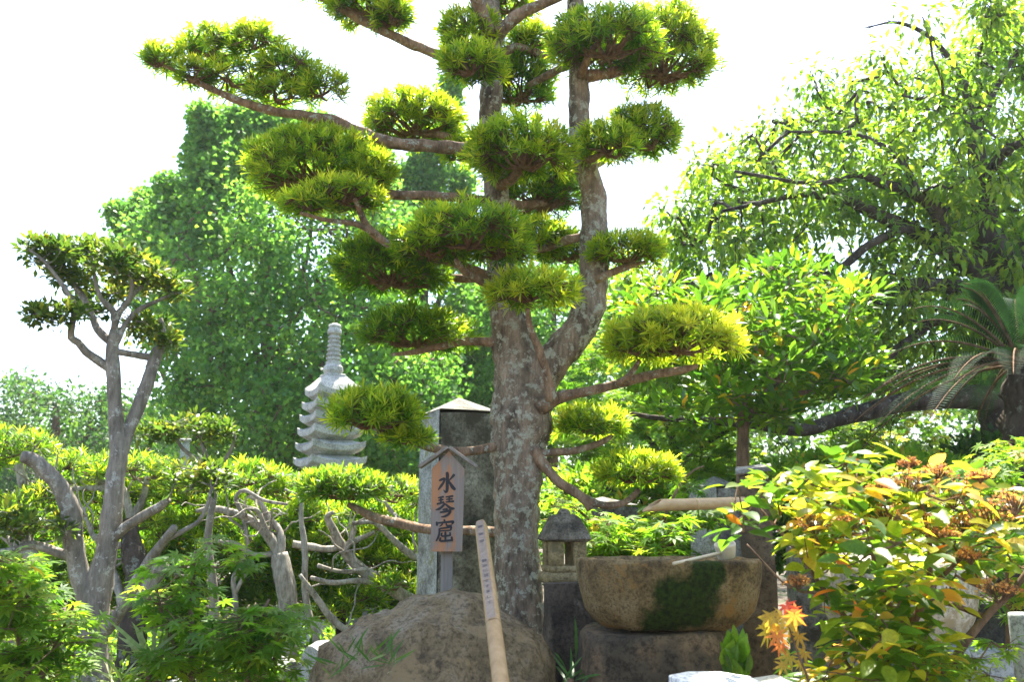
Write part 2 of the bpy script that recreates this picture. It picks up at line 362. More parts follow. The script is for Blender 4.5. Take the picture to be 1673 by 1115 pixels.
def leaves(parent, kind, mat, pos, d, nrm, size, tint, singles=0, name='leaf', mass='foliage'):
    """the leaves of a plant: the ones that show largest are objects of their own, the rest one mass"""
    pos = np.asarray(pos, float); N = len(pos)
    pick = np.array([], int)
    if singles:
        px, py, f = to_px(pos); ok = (px > 0) & (px < W_PX) & (py > 0) & (py < H_PX)
        score = np.where(ok, size / f, 0); pick = np.argsort(-score)[:singles]; pick = pick[score[pick] > 0]
        base = np.array(top_of(parent).location); x, y, z = frames(d[pick], nrm[pick])
        for j, i in enumerate(pick):
            q = int(float(tint[i]) * 9.001) / 9; key = (kind, mat, q)
            if key not in LEAFMESH:
                tv, tf = LEAF[kind]; LEAFMESH[key] = make_mesh(name, tv, tf, MT[mat], True, np.full(len(tv), q))
            o = bpy.data.objects.new(name, LEAFMESH[key]); COL.objects.link(o); o.parent = parent
            s = float(size[i]); m = np.eye(4); m[:3, 0] = x[j] * s; m[:3, 1] = y[j] * s; m[:3, 2] = z[j] * s; m[:3, 3] = pos[i] - base
            o.matrix_basis = Matrix(m.tolist())
    rest = np.setdiff1d(np.arange(N), pick)
    if len(rest):
        g, t = scatter(kind, pos[rest], d[rest], nrm[rest], np.asarray(size)[rest], np.asarray(tint)[rest])
        return mk(mass, g, MT[mat], parent, tint=t, kind='stuff')
def in_poly(px, py, poly):
    poly = np.asarray(poly, float); c = np.zeros(len(px), bool); j = len(poly) - 1
    for i in range(len(poly)):
        xi, yi = poly[i]; xj, yj = poly[j]
        c ^= ((yi > py) != (yj > py)) & (px < (xj - xi) * (py - yi) / (yj - yi + 1e-9) + xi); j = i
    return c
def edge_dist(px, py, poly):
    poly = np.asarray(poly, float); q = np.roll(poly, -1, 0); best = np.full(len(px), 1e9)
    for a, b in zip(poly, q):
        ab = b - a; t = np.clip(((px - a[0]) * ab[0] + (py - a[1]) * ab[1]) / (ab @ ab + 1e-9), 0, 1)
        best = np.minimum(best, np.hypot(px - a[0] - t * ab[0], py - a[1] - t * ab[1]))
    return best
def clump_centres(poly, n, Y, depth, edge_px=90, hole=0.0, hole_px=60, seed=0.0):
    """clump centres filling an outline seen in the photograph; the crown is thick in the middle and thin at its rim"""
    poly = np.asarray(poly, float); lo, hi = poly.min(0), poly.max(0); out = []
    while len(out) < n:
        x = rng.uniform(lo[0], hi[0], 400); y = rng.uniform(lo[1], hi[1], 400); ok = in_poly(x, y, poly); x, y = x[ok], y[ok]
        ed = edge_dist(x, y, poly)
        for a, b, e in zip(x, y, ed):
            if hole and mnoise.noise(Vector((a / hole_px, b / hole_px, seed))) < -0.5 + hole: continue
            k = math.sqrt(min(1.0, e / edge_px) * 0.9 + 0.1); out.append(P(a, b, Y + depth * k * rng.uniform(-1, 1)))
    return np.array(out[:n])
def clump_leaves(cen, rad, per, mode='random', size=(.06, .09), flat=0.8, tint=(0, 1), up=0.3):
    """leaves around clump centres"""
    C = len(cen); rad = np.broadcast_to(np.asarray(rad, float), C); N = C * per
    o = rand_unit(N) * (rng.random((N, 1)) ** 0.45); o[:, 2] *= flat
    pos = np.repeat(cen, per, 0) + o * np.repeat(rad, per)[:, None]
    out = unit(o + 1e-6); r = rand_unit(N)
    if mode == 'droop':
        d = unit(out * .7 + r * .6 + V(0, 0, -.42)); nrm = unit(out * .3 + r * .6 + V(0, -.2, .7))
    elif mode == 'layer':
        d = unit(out * V(1, 1, .2) + r * .45 + V(0, 0, -.25)); nrm = unit(r * .45 + V(0, 0, 1))
    elif mode == 'up':
        d = unit(out + r * .5 + V(0, 0, .5)); nrm = unit(r * .6 + V(0, 0, 1))
    else:
        d = unit(out * .5 + r + V(0, 0, -.2)); nrm = unit(rand_unit(N) + V(0, 0, up))
    sz = rng.uniform(*size, N)
    ct = rng.normal(0, .16, C); t = np.clip(rng.uniform(*tint, N) * .6 + .2 + np.repeat(ct, per), tint[0], tint[1])
    return pos, d, nrm, sz, t
def attach_twigs(cen, limb_pts, r=0.012, tip=0.004, bow=0.12):
    """branchlets: every clump hangs on the nearest limb or on a clump that is already held, so twigs fork instead of fanning out"""
    cen = np.asarray(cen, float); L = np.asarray(limb_pts); N = len(cen)
    dl = np.empty(N); il = np.empty(N, int)
    for k in range(0, N, 400):
        dd = np.linalg.norm(L[None] - cen[k:k + 400, None], axis=2) + np.clip(L[None, :, 2] - cen[k:k + 400, None, 2], 0, None) * .6; il[k:k + 400] = dd.argmin(1); dl[k:k + 400] = dd.min(1)
    order = np.argsort(dl); p0 = np.empty_like(cen); kids = np.zeros(N); par = np.full(N, -1); done = []
    for c in order:
        p0[c] = L[il[c]]; best = dl[c]
        if done:
            D = np.array(done); e = np.linalg.norm(cen[D] - cen[c], axis=1) * 1.05 + .25 * dl[D] + .04 * kids[D]; m_ = e.argmin()
            if e[m_] < best: par[c] = D[m_]; p0[c] = cen[D[m_]]; kids[D[m_]] += 1
        done.append(c)
    load = np.ones(N)
    for c in order[::-1]:
        if par[c] >= 0: load[par[c]] += load[c]
    ra = np.minimum(r, tip * np.sqrt(load) * 1.1); ln = np.linalg.norm(cen - p0, axis=1, keepdims=True)
    mid = (p0 + cen) / 2 + rand_unit(N) * bow * ln + V(0, 0, -.05) * ln
    return join(sticks(p0, mid, ra, ra * .85, 5), sticks(mid, cen, ra * .85, np.maximum(ra * .6, tip * .6), 5))
def limb(pts, Y0, Y1=None):
    """[(px,py,r_px),...] -> world points and radii, Y running from Y0 to Y1"""
    Y1 = Y0 if Y1 is None else Y1; n = len(pts); pp, rr = [], []
    for i, q in enumerate(pts):
        Y = q[3] if len(q) > 3 else Y0 + (Y1 - Y0) * i / max(1, n - 1)
        pp.append(P(q[0], q[1], Y)); rr.append(M(q[2], Y))
    return np.array(pp), np.array(rr)

# ------------------------------------------------------------------ cloud pruning: a pad of tufts of narrow leaves on twigs
def pad(parent, c, rx, rz, ry=None, leaf=(.04, .068), spacing=.0265, per=15, tint=0.60, open_=0.0, bottom=-.45, seed=0, twigs=True):
    ry = rx * 0.9 if ry is None else ry
    n = int(2 * math.pi * ((rx * ry) ** .8 * .5 + (rx * rz) ** .8 * .25 + (ry * rz) ** .8 * .25) ** (1 / .8) * (1 - bottom) / spacing ** 2 * .62 * (1 - open_)) + 6
    u = unit(rng.normal(size=(n * 3, 3))); u = u[u[:, 2] > bottom][:n]; n = len(u)
    lump = np.array([1 + .17 * mnoise.noise(Vector(x * 2.4) + Vector((seed * 3.1, seed, 0))) + .10 * mnoise.noise(Vector(x * 6) + Vector((0, seed, seed))) for x in u])
    rr = np.where(rng.random(n) < .72, rng.uniform(.84, 1.0, n), rng.uniform(.45, .84, n)) * lump
    S = V(rx, ry, rz); rr = rr + .10 * (rng.random(n) < .06); q = c + u * S * rr[:, None]
    nn = unit(u / S); ax = unit(nn * .75 + V(0, 0, .75) + rng.normal(size=(n, 3)) * .28)
    a = unit(np.cross(ax, V(.3, .7, .2))); b = np.cross(ax, a)
    k = np.arange(per); th = np.radians(12 + 74 * (k / (per - 1)) ** .8); az = k * 2.39996
    th = th[None] + rng.normal(size=(n, per)) * .12; az = az[None] + rng.uniform(0, 6.28, (n, 1))
    d = ax[:, None] * np.cos(th)[..., None] + (a[:, None] * np.cos(az)[..., None] + b[:, None] * np.sin(az)[..., None]) * np.sin(th)[..., None]
    nr = unit(ax[:, None] * 1.0 - d * (ax[:, None] * d).sum(-1, keepdims=True) + rng.normal(size=d.shape) * .2)
    pos = q[:, None] - ax[:, None] * (.018 * (k / per))[None, :, None]
    L = rng.uniform(leaf[0], leaf[1], (n, per)) * (1 - .25 * (k[None] < 3))
    t = tint - .30 * (rr < .8)[:, None] + rng.normal(0, .13, (n, 1)) + .26 * (1 - 1.6 * k[None] / per) + rng.normal(0, .06, (n, per))  # inner tufts tinted darker: older leaves, deepened to paint the pad's shaded interior
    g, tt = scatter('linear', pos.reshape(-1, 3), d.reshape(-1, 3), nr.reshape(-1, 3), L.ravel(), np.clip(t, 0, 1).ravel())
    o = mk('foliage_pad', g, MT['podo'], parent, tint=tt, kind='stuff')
    if twigs:
        K = max(5, int(n / 14)); base = c + V(0, 0, -.42 * rz)
        nu = unit(rng.normal(size=(K, 3)) + V(0, 0, .35)); node = c + nu * S * V(.62, .62, .45) + V(0, 0, -.12 * rz)
        mid = base * .55 + node * .45 + rng.normal(size=(K, 3)) * .1 * rz + V(0, 0, -.12 * rz)
        mid[:, 2] = np.maximum(mid[:, 2], base[2] - .01)
        i = np.argmin(np.linalg.norm(q[:, None] - node[None], axis=2), axis=1)
        g = join(sticks(np.repeat(base[None], K, 0), mid, .0085, .0065, 5), sticks(mid, node, .0065, .0045, 5), sticks(node[i], q - ax * .01, .0038, .0024, 3))
        mk('twigs', g, MT['twig'], o, kind='stuff')
    return o
def niwaki(name, label, base, limbs, pads, bark, branchbark, group=None, sides=12):
    t = thing(name, label, 'tree', base, group)
    for i, (kind, pts, Y0, Y1) in enumerate(limbs):
        p, r = limb(pts, Y0, Y1)
        if kind == 'trunk': mk('trunk', tube(p, r, 26, .15, 13, .02), bark, t)
        else: mk('branch', tube(p, r, sides, .22, 14, .025, seed=i), branchbark, t)
    for i, q in enumerate(pads):
        x, y, rx, ry, Y = q[:5]; kw = q[5] if len(q) > 5 else {}
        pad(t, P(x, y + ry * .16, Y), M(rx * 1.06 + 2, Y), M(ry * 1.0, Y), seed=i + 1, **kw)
    return t

# ================================================================== THE SETTING
gx = np.concatenate([-np.geomspace(900, 14, 14), np.linspace(-13, 13, 66), np.geomspace(14, 900, 14)])
gy = np.concatenate([-np.geomspace(300, 3, 8), np.linspace(-2, 22, 60), np.geomspace(23, 1500, 16)])
GX, GY = np.meshgrid(gx, gy, indexing='ij')
GZ = np.array([[0.05 * mnoise.noise(Vector((x * .8, y * .8, 0))) + .02 * mnoise.noise(Vector((x * 3, y * 3, 0))) if abs(x) < 14 and 0 < y < 22 else 0 for y in gy] for x in gx]) - .02
gi, gj = np.meshgrid(np.arange(len(gx) - 1), np.arange(len(gy) - 1), indexing='ij'); nb = len(gy)
ground = mk('ground', (np.stack([GX, GY, GZ], -1).reshape(-1, 3), [np.stack([gi * nb + gj, (gi + 1) * nb + gj, (gi + 1) * nb + gj + 1, gi * nb + gj + 1], -1).reshape(-1, 4)]), MT['soil'])
tag(ground, 'brown garden soil with low green growth', kind='structure')

# ================================================================== THE BIG CLOUD-PRUNED TREE
YT = 4.5
main_limbs = [
 ('trunk', [(842, 1180, 62), (843, 1100, 52), (845, 1030, 43), (846, 960, 37), (845, 890, 36), (844, 820, 37), (847, 750, 42), (852, 690, 50), (853, 645, 48), (843, 590, 38), (832, 530, 31), (822, 470, 26), (816, 400, 23), (812, 330, 22), (806, 260, 20), (801, 200, 20), (803, 130, 20), (804, 80, 20), (800, 20, 20), (795, -60, 18), (792, -180, 13), (790, -300, 7)], 4.5, 4.55),
 ('trunk', [(862, 690, 26), (882, 630, 29), (912, 580, 29), (945, 540, 28), (966, 490, 26), (970, 430, 24), (970, 370, 23), (970, 320, 22), (957, 270, 20), (947, 210, 18), (946, 140, 18), (943, 80, 17), (940, 10, 15), (936, -90, 11), (930, -190, 6)], 4.5, 4.4),
 ('branch', [(806, 250, 13), (760, 243, 12), (700, 238, 11), (640, 234, 11), (590, 218, 11), (545, 199, 11), (500, 190, 9), (450, 182, 8), (400, 168, 7), (345, 145, 6), (300, 122, 4.5), (265, 105, 3)], 4.5, 4.2),
 ('branch', [(800, 128, 11), (750, 104, 10), (700, 83, 9), (650, 62, 8.5), (600, 38, 8), (545, 8, 6), (500, -15, 4)], 4.55, 4.5),
 ('branch', [(800, 55, 13), (785, 15, 12), (765, -30, 11), (730, -90, 8)], 4.45, 4.2),
 ('branch', [(812, 55, 13), (850, 22, 11), (900, 0, 9), (960, -30, 8), (1010, -70, 5)], 4.45, 4.3),
 ('branch', [(806, 95, 10), (845, 78, 8), (890, 92, 7), (905, 100, 5)], 4.6, 4.8),
 ('branch', [(952, 125, 11), (1000, 118, 10), (1040, 106, 9), (1075, 92, 7), (1110, 80, 5), (1130, 70, 3)], 4.4, 4.55),
 ('branch', [(948, 128, 7), (960, 95, 7), (975, 70, 5)], 4.36, 4.22),
 ('branch', [(946, 100, 8), (915, 112, 8), (885, 128, 7), (860, 140, 4)], 4.42, 4.7),
 ('branch', [(960, 275, 8), (985, 262, 7), (1010, 245, 6), (1045, 235, 4)], 4.42, 4.6),
 ('branch', [(955, 262, 8), (972, 258, 6), (985, 250, 4)], 4.35, 4.25),
 ('branch', [(815, 305, 10), (838, 290, 9), (850, 270, 7), (856, 255, 4)], 4.42, 4.2),
 ('branch', [(815, 335, 10), (850, 335, 8), (890, 332, 6)], 4.6, 4.9),
 ('branch', [(800, 255, 9), (765, 236, 8), (725, 222, 7), (690, 215, 4)], 4.6, 4.72),
 ('branch', [(805, 332, 10), (760, 324, 9), (700, 320, 8), (640, 318, 8), (580, 308, 6), (530, 296, 4)], 4.5, 4.4),
 ('branch', [(810, 460, 10), (770, 440, 9), (725, 425, 8), (670, 414, 8), (628, 395, 7), (600, 370, 6.5), (588, 345, 5), (580, 325, 4)], 4.4, 4.05),
 ('branch', [(612, 382, 5), (580, 366, 5), (535, 360, 4), (490, 348, 3)], 4.15, 4.05),
 ('branch', [(812, 470, 10), (790, 462, 8), (760, 445, 6), (745, 425, 4)], 4.38, 4.12),
 ('branch', [(805, 455, 8), (750, 455, 7), (690, 450, 6), (620, 455, 4)], 4.55, 4.6),
 ('branch', [(962, 385, 8), (930, 392, 8), (900, 402, 7), (870, 412, 4)], 4.45, 4.62),
 ('branch', [(972, 458, 8), (1000, 445, 7), (1030, 435, 5), (1055, 428, 3)], 4.4, 4.4),
 ('branch', [(902, 655, 10), (893, 610, 7), (880, 570, 7), (866, 535, 6), (862, 505, 4)], 4.32, 4.12),
 ('branch', [(812, 560, 8), (765, 558, 7), (720, 566, 6), (680, 575, 5), (640, 580, 3)], 4.5, 4.6),
 ('branch', [(880, 668, 14), (915, 650, 10), (960, 640, 8), (1010, 628, 8), (1060, 614, 8), (1110, 606, 7), (1140, 598, 4)], 4.42, 4.25),
 ('branch', [(1010, 628, 6), (1030, 612, 5), (1045, 590, 4)], 4.3, 4.2),
 ('branch', [(870, 740, 8), (905, 740, 6), (945, 736, 6), (985, 722, 5), (1000, 712, 3)], 4.45, 4.5),
 ('branch', [(870, 735, 11), (893, 765, 9), (915, 790, 8), (950, 812, 8), (966, 832, 8)], 4.42, 4.45),
 ('branch', [(950, 812, 6), (985, 826, 6), (1020, 822, 5), (1045, 800, 4)], 4.44, 4.4),
 ('branch', [(830, 725, 9), (770, 738, 7), (720, 735, 7), (680, 725, 6), (640, 712, 5), (610, 700, 3)], 4.5, 4.05),
 ('branch', [(825, 870, 9), (760, 868, 7), (700, 866, 8), (650, 856, 8), (605, 843, 7), (570, 825, 5)], 4.6, 4.9),
]
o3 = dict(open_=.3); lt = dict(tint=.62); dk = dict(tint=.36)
main_pads = [
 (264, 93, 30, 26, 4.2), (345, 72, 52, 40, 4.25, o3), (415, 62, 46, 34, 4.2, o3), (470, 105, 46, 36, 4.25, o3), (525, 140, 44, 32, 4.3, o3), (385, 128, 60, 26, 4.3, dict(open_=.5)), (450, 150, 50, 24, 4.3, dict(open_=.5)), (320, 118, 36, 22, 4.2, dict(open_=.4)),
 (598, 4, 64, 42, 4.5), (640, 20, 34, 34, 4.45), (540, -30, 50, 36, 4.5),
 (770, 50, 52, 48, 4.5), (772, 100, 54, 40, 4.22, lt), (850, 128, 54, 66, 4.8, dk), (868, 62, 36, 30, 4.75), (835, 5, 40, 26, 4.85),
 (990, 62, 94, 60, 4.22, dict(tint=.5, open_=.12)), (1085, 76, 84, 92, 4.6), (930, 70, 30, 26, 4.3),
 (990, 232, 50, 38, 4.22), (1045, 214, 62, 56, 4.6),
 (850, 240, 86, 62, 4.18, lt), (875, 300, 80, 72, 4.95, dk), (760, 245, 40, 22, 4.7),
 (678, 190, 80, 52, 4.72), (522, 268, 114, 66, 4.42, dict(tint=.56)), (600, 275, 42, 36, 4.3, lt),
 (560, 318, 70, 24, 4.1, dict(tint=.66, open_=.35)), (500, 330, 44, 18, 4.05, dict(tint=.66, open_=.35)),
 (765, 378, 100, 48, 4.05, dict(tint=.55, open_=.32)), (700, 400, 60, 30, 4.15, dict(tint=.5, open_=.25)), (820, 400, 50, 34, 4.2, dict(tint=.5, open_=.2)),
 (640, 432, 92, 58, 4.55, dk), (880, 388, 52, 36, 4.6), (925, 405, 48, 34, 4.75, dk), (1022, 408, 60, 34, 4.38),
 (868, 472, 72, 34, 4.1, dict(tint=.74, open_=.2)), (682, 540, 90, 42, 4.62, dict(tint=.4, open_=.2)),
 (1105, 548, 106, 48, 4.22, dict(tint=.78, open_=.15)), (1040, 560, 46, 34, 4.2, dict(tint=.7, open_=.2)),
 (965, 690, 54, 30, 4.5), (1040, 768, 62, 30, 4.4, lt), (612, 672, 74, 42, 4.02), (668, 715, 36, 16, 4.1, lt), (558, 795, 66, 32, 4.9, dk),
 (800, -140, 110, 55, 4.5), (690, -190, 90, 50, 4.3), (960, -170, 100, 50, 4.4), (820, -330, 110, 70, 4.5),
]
big_tree = niwaki('cloud_pruned_tree', 'tall cloud-pruned evergreen tree with lichened forked trunk and leaf pads, mid picture', P(842, 1180, 4.5) * V(1, 1, 0), main_limbs, main_pads, MT['bark_main'], MT['bark_branch'])

# low cloud-pruned trees with bleached twisting branches, behind on the left
YH = 6.4
grp = 'low cloud-pruned trees behind the signboard'
hp = dict(tint=.50, leaf=(.06, .10), spacing=.052, per=12, open_=.22); hd = dict(tint=.45, leaf=(.06, .095), spacing=.055, per=12)
def ell(lst, Y, d=hp): return [(x, y, a, b, Y + dy, d) for x, y, a, b, dy in lst]
niwaki('low_pruned_tree', 'low pruned evergreen at the left edge with bright bushy top and curved bleached trunk', P(48, 1140, YH) * V(1, 1, 0),
 [('trunk', [(40, 1160, 14), (45, 1060, 14), (42, 985, 14), (58, 945, 12), (50, 905, 12), (35, 860, 11), (40, 800, 9), (30, 760, 7)], YH, YH), ('branch', [(40, 830, 7), (60, 800, 5), (70, 780, 4)], YH, YH - .2),
  ('branch', [(45, 905, 7), (10, 880, 6), (-40, 850, 4)], YH, YH + .1), ('branch', [(40, 820, 6), (75, 800, 6), (110, 790, 5), (160, 785, 4)], YH, YH + .2)],
 ell([(22, 728, 62, 32, 0), (-40, 745, 60, 30, .1), (60, 815, 40, 22, -.2), (110, 800, 40, 22, .2), (-30, 830, 60, 30, 0), (85, 850, 46, 24, .3)], YH), MT['bark_pale'], MT['bark_pale'], grp)
niwaki('low_pruned_tree', 'low pruned evergreen with a stout dark stump-like trunk behind the forked grey tree', P(215, 1150, YH) * V(1, 1, 0),
 [('trunk', [(212, 1160, 24), (215, 1070, 22), (222, 1000, 21), (225, 940, 20), (215, 890, 16), (212, 850, 11)], YH - .3, YH - .1), ('branch', [(225, 985, 12), (255, 940, 12), (262, 915, 9)], YH - .3, YH - .3),
  ('branch', [(200, 990, 7), (190, 950, 7), (178, 915, 6), (182, 880, 5)], YH - .2, YH), ('branch', [(215, 850, 7), (200, 800, 6), (170, 790, 5), (150, 780, 3)], YH, YH), ('branch', [(212, 860, 7), (235, 810, 6), (240, 780, 4)], YH, YH + .1),
  ('branch', [(105, 800, 4), (150, 798, 5), (200, 792, 5)], YH, YH), ('branch', [(140, 845, 3), (155, 880, 4), (185, 892, 5), (215, 890, 6)], YH - .2, YH - .1)],
 ell([(150, 762, 56, 26, 0), (222, 768, 60, 26, .1), (185, 812, 54, 24, .2), (262, 800, 50, 24, .3), (150, 850, 44, 22, .3), (240, 850, 46, 22, .2), (205, 905, 50, 22, .4), (120, 900, 40, 18, .5), (260, 905, 40, 18, .5), (150, 950, 40, 18, .5), (285, 870, 40, 18, .3)], YH), MT['bark_dark'], MT['bark_pale'], grp)
niwaki('low_pruned_tree', 'low pruned evergreen with gnarled hollow bleached trunk and many forking bare branches', P(468, 1150, YH) * V(1, 1, 0),
 [('trunk', [(470, 1165, 17), (468, 1090, 16), (470, 1030, 15), (470, 980, 14), (463, 940, 17), (456, 905, 13)], YH - .3, YH - .3),
  ('branch', [(456, 910, 9), (440, 878, 8), (412, 852, 7), (380, 838, 6), (345, 832, 5), (320, 836, 3)], YH - .3, YH - .4), ('branch', [(456, 905, 8), (458, 872, 7), (440, 848, 5), (425, 822, 4), (408, 812, 3)], YH - .3, YH - .2),
  ('branch', [(440, 878, 5), (428, 850, 4), (420, 835, 4), (405, 830, 3)], YH - .35, YH - .5), ('branch', [(400, 846, 4), (385, 815, 3), (400, 802, 3), (430, 818, 3), (470, 825, 2)], YH - .4, YH - .4),
  ('branch', [(478, 890, 6), (510, 895, 6), (545, 897, 5), (590, 880, 4), (612, 870, 3)], YH - .2, YH - .1), ('branch', [(450, 905, 5), (415, 907, 4), (385, 890, 4), (350, 885, 3)], YH - .3, YH - .5),
  ('branch', [(405, 890, 4), (402, 865, 4), (398, 850, 3)], YH - .35, YH - .35), ('branch', [(385, 1030, 4), (385, 985, 4), (382, 945, 4), (398, 920, 3)], YH - .5, YH - .5), ('branch', [(384, 970, 4), (394, 950, 3), (402, 935, 3)], YH - .5, YH - .5),
  ('branch', [(525, 1130, 7), (520, 1060, 6), (505, 1010, 6), (498, 960, 5), (498, 900, 5), (492, 850, 4), (490, 815, 3), (465, 800, 2)], YH - .4, YH - .4)],
 ell([(335, 790, 56, 26, .1), (405, 778, 60, 26, 0), (470, 800, 58, 26, .2), (375, 830, 46, 22, .3), (440, 845, 48, 22, .3), (515, 838, 44, 22, .3), (330, 850, 46, 22, .4), (300, 815, 40, 20, .3), (480, 890, 40, 18, .4), (420, 890, 36, 16, .5), (530, 890, 40, 18, .5), (430, 940, 40, 18, .6), (360, 905, 40, 18, .5), (520, 940, 40, 18, .4)], YH), MT['bark_pale'], MT['bark_pale'], grp)
niwaki('low_pruned_tree', 'low pruned evergreen whose long pale limbs reach out left from behind the stone monument', P(690, 1110, YH) * V(1, 1, 0),
 [('trunk', [(712, 1140, 18), (705, 1060, 16), (690, 1000, 13), (660, 975, 11)], YH + .1, YH), ('branch', [(665, 978, 10), (630, 958, 10), (590, 930, 9), (562, 900, 8), (545, 868, 7), (535, 845, 5), (545, 838, 3)], YH, YH - .3),
  ('branch', [(690, 915, 6), (665, 903, 6), (640, 880, 5), (612, 855, 4), (575, 856, 3)], YH, YH - .3), ('branch', [(640, 965, 4), (590, 950, 4), (545, 953, 4), (508, 945, 3)], YH - .1, YH - .4),
  ('branch', [(562, 905, 4), (575, 880, 4), (580, 860, 3)], YH - .2, YH - .2), ('branch', [(600, 930, 4), (560, 935, 3), (520, 925, 3)], YH - .2, YH - .5), ('branch', [(580, 1040, 5), (545, 1015, 6), (515, 975, 5), (490, 940, 3)], YH - .3, YH - .5),
  ('branch', [(660, 860, 4), (640, 835, 3), (630, 822, 2)], YH - .2, YH - .2)],
 ell([(640, 805, 50, 26, 0), (600, 835, 52, 24, .2), (650, 860, 42, 22, .2), (560, 870, 46, 22, .3), (620, 915, 40, 16, .3), (645, 955, 34, 14, -.2), (500, 975, 40, 16, .3), (540, 1000, 40, 16, .2), (700, 820, 40, 24, .3), (660, 910, 34, 16, .3), (590, 975, 36, 14, .2), (600, 890, 36, 16, .4)], YH), MT['bark_pale'], MT['bark_pale'], grp)
def crooked(p, d, L, r, n=7):
    pts, d = [p], unit(d)
    for k in range(n): d = unit(d + rng.normal(size=3) * .42 + V(0, 0, .08)); pts.append(pts[-1] + d * L / n)
    return tube(pts, np.linspace(r, r * .35, n + 1), 6, .15, 20, .03)
for t in [o for o in COL.objects if o.name.startswith('low_pruned_tree') and o.parent is None]:
    lim = [o for o in t.children if o.name.startswith('branch')]
    for k in range(16):                       # thin bare crooked side shoots
        me = rng.choice(lim).data; v = me.vertices[int(rng.integers(len(me.vertices)))].co
        mk('side_shoot', crooked(np.array(v) + np.array(t.location), V(rng.normal(), -.4 + .5 * rng.normal(), .5), rng.uniform(.18, .5), rng.uniform(.006, .011)), MT['bark_pale'], t)

# ================================================================== FORKED GREY TREE ON THE LEFT
YL = 5.0
t = thing('forked_grey_tree', 'slender forked tree with smooth grey trunk and small dark leaves on the left', 'tree', P(150, 1170, YL) * V(1, 1, 0))
lt_limbs = [
 ('trunk', [(148, 1185, 36), (150, 1100, 31), (152, 1030, 28), (160, 965, 25), (174, 900, 20), (183, 835, 19), (189, 780, 18), (194, 735, 17), (190, 690, 14), (187, 640, 13.5), (184, 600, 13), (184, 565, 12), (187, 540, 8)], YL, YL),
 ('trunk', [(150, 990, 22), (128, 930, 17), (120, 880, 18), (116, 840, 19), (103, 805, 16), (80, 775, 14), (57, 753, 13), (36, 746, 11)], YL, YL - .3),
 ('trunk', [(196, 745, 14), (206, 715, 13), (222, 675, 12.5), (238, 635, 12), (249, 600, 12), (257, 575, 12), (268, 568, 9)], YL, YL + .15),
 ('branch', [(122, 912, 9), (96, 904, 9), (66, 893, 8), (44, 892, 8), (20, 900, 6), (-20, 905, 5)], YL - .05, YL - .2),
 ('branch', [(155, 1050, 12), (190, 1010, 11), (215, 965, 11), (242, 920, 9.5), (268, 885, 8.5), (285, 862, 7)], YL, YL - .3),
 ('branch', [(268, 885, 5), (300, 868, 5), (325, 852, 4), (338, 828, 3.5), (345, 800, 3)], YL - .25, YL - .3),
 ('branch', [(178, 890, 10), (205, 862, 9.5), (235, 843, 9), (262, 828, 8.5), (274, 816, 7)], YL, YL - .1),
 ('branch', [(184, 606, 9), (158, 588, 9), (140, 575, 8), (128, 560, 7), (116, 552, 7), (118, 530, 6), (122, 500, 5), (98, 460, 4), (70, 425, 3), (50, 410, 2)], YL, YL - .2),
 ('branch', [(182, 560, 8), (160, 540, 8), (150, 515, 7), (135, 485, 6), (110, 450, 4), (95, 425, 3)], YL, YL + .1), ('branch', [(187, 545, 7), (186, 510, 6), (165, 488, 5), (155, 455, 4), (150, 420, 3)], YL, YL - .1),
 ('branch', [(186, 540, 6), (195, 510, 6), (212, 490, 5), (215, 460, 4), (205, 445, 3)], YL, YL), ('branch', [(190, 560, 7), (205, 530, 5), (225, 508, 5), (250, 495, 4), (288, 478, 3)], YL, YL + .1),
 ('branch', [(190, 575, 7), (220, 580, 7), (250, 585, 7)], YL, YL + .12), ('branch', [(200, 500, 4), (230, 470, 4), (260, 450, 3)], YL, YL + .2), ('branch', [(260, 570, 8), (268, 545, 5), (262, 520, 4)], YL + .15, YL + .1),
]
Lpts = []
for i, (kd, pts, a, b) in enumerate(lt_limbs):
    p, r = limb(pts, a, b); r = r * .86; mk(kd, tube(p, r, 14 if kd == 'trunk' else 9, .16, 10, .03, seed=i), MT['bark_grey'], t)
    if kd == 'branch' or i == 0: Lpts.append(spline(p, r)[0])
Lpts = np.concatenate(Lpts)
for (x, y, rx, ry, dy, n) in [(75, 412, 46, 22, -.1, 26), (140, 412, 46, 24, .1, 26), (108, 445, 46, 24, 0, 22), (190, 425, 44, 28, -.1, 26), (235, 448, 46, 30, .1, 26), (282, 472, 28, 24, .1, 14), (92, 512, 46, 16, -.2, 22), (155, 505, 40, 14, .2, 12),
                              (235, 535, 46, 22, .2, 20), (260, 556, 30, 18, .1, 12), (185, 470, 60, 20, .2, 14), (320, 780, 50, 26, -.2, 22), (60, 860, 46, 22, -.2, 18), (10, 850, 40, 24, -.2, 16), (150, 470, 60, 30, .3, 12)]:
    c0 = P(x, y, YL + dy); o = rand_unit(n) * rng.random((n, 1)) ** .4; cen = c0 + o * V(M(rx, YL), M(rx, YL) * .8, M(ry, YL))
    pos, d, nr, sz, ti = clump_leaves(cen, .05, 22, 'up', (.035, .06))
    g, tt = scatter('holly', pos, d, nr, sz, ti); q = mk('foliage_pad', g, MT['holly'], t, tint=tt, kind='stuff')
    mk('twigs', attach_twigs(cen, Lpts[np.argsort(np.linalg.norm(Lpts - c0, axis=1))[:40]], .006, .003), MT['bark_grey'], q, kind='stuff')

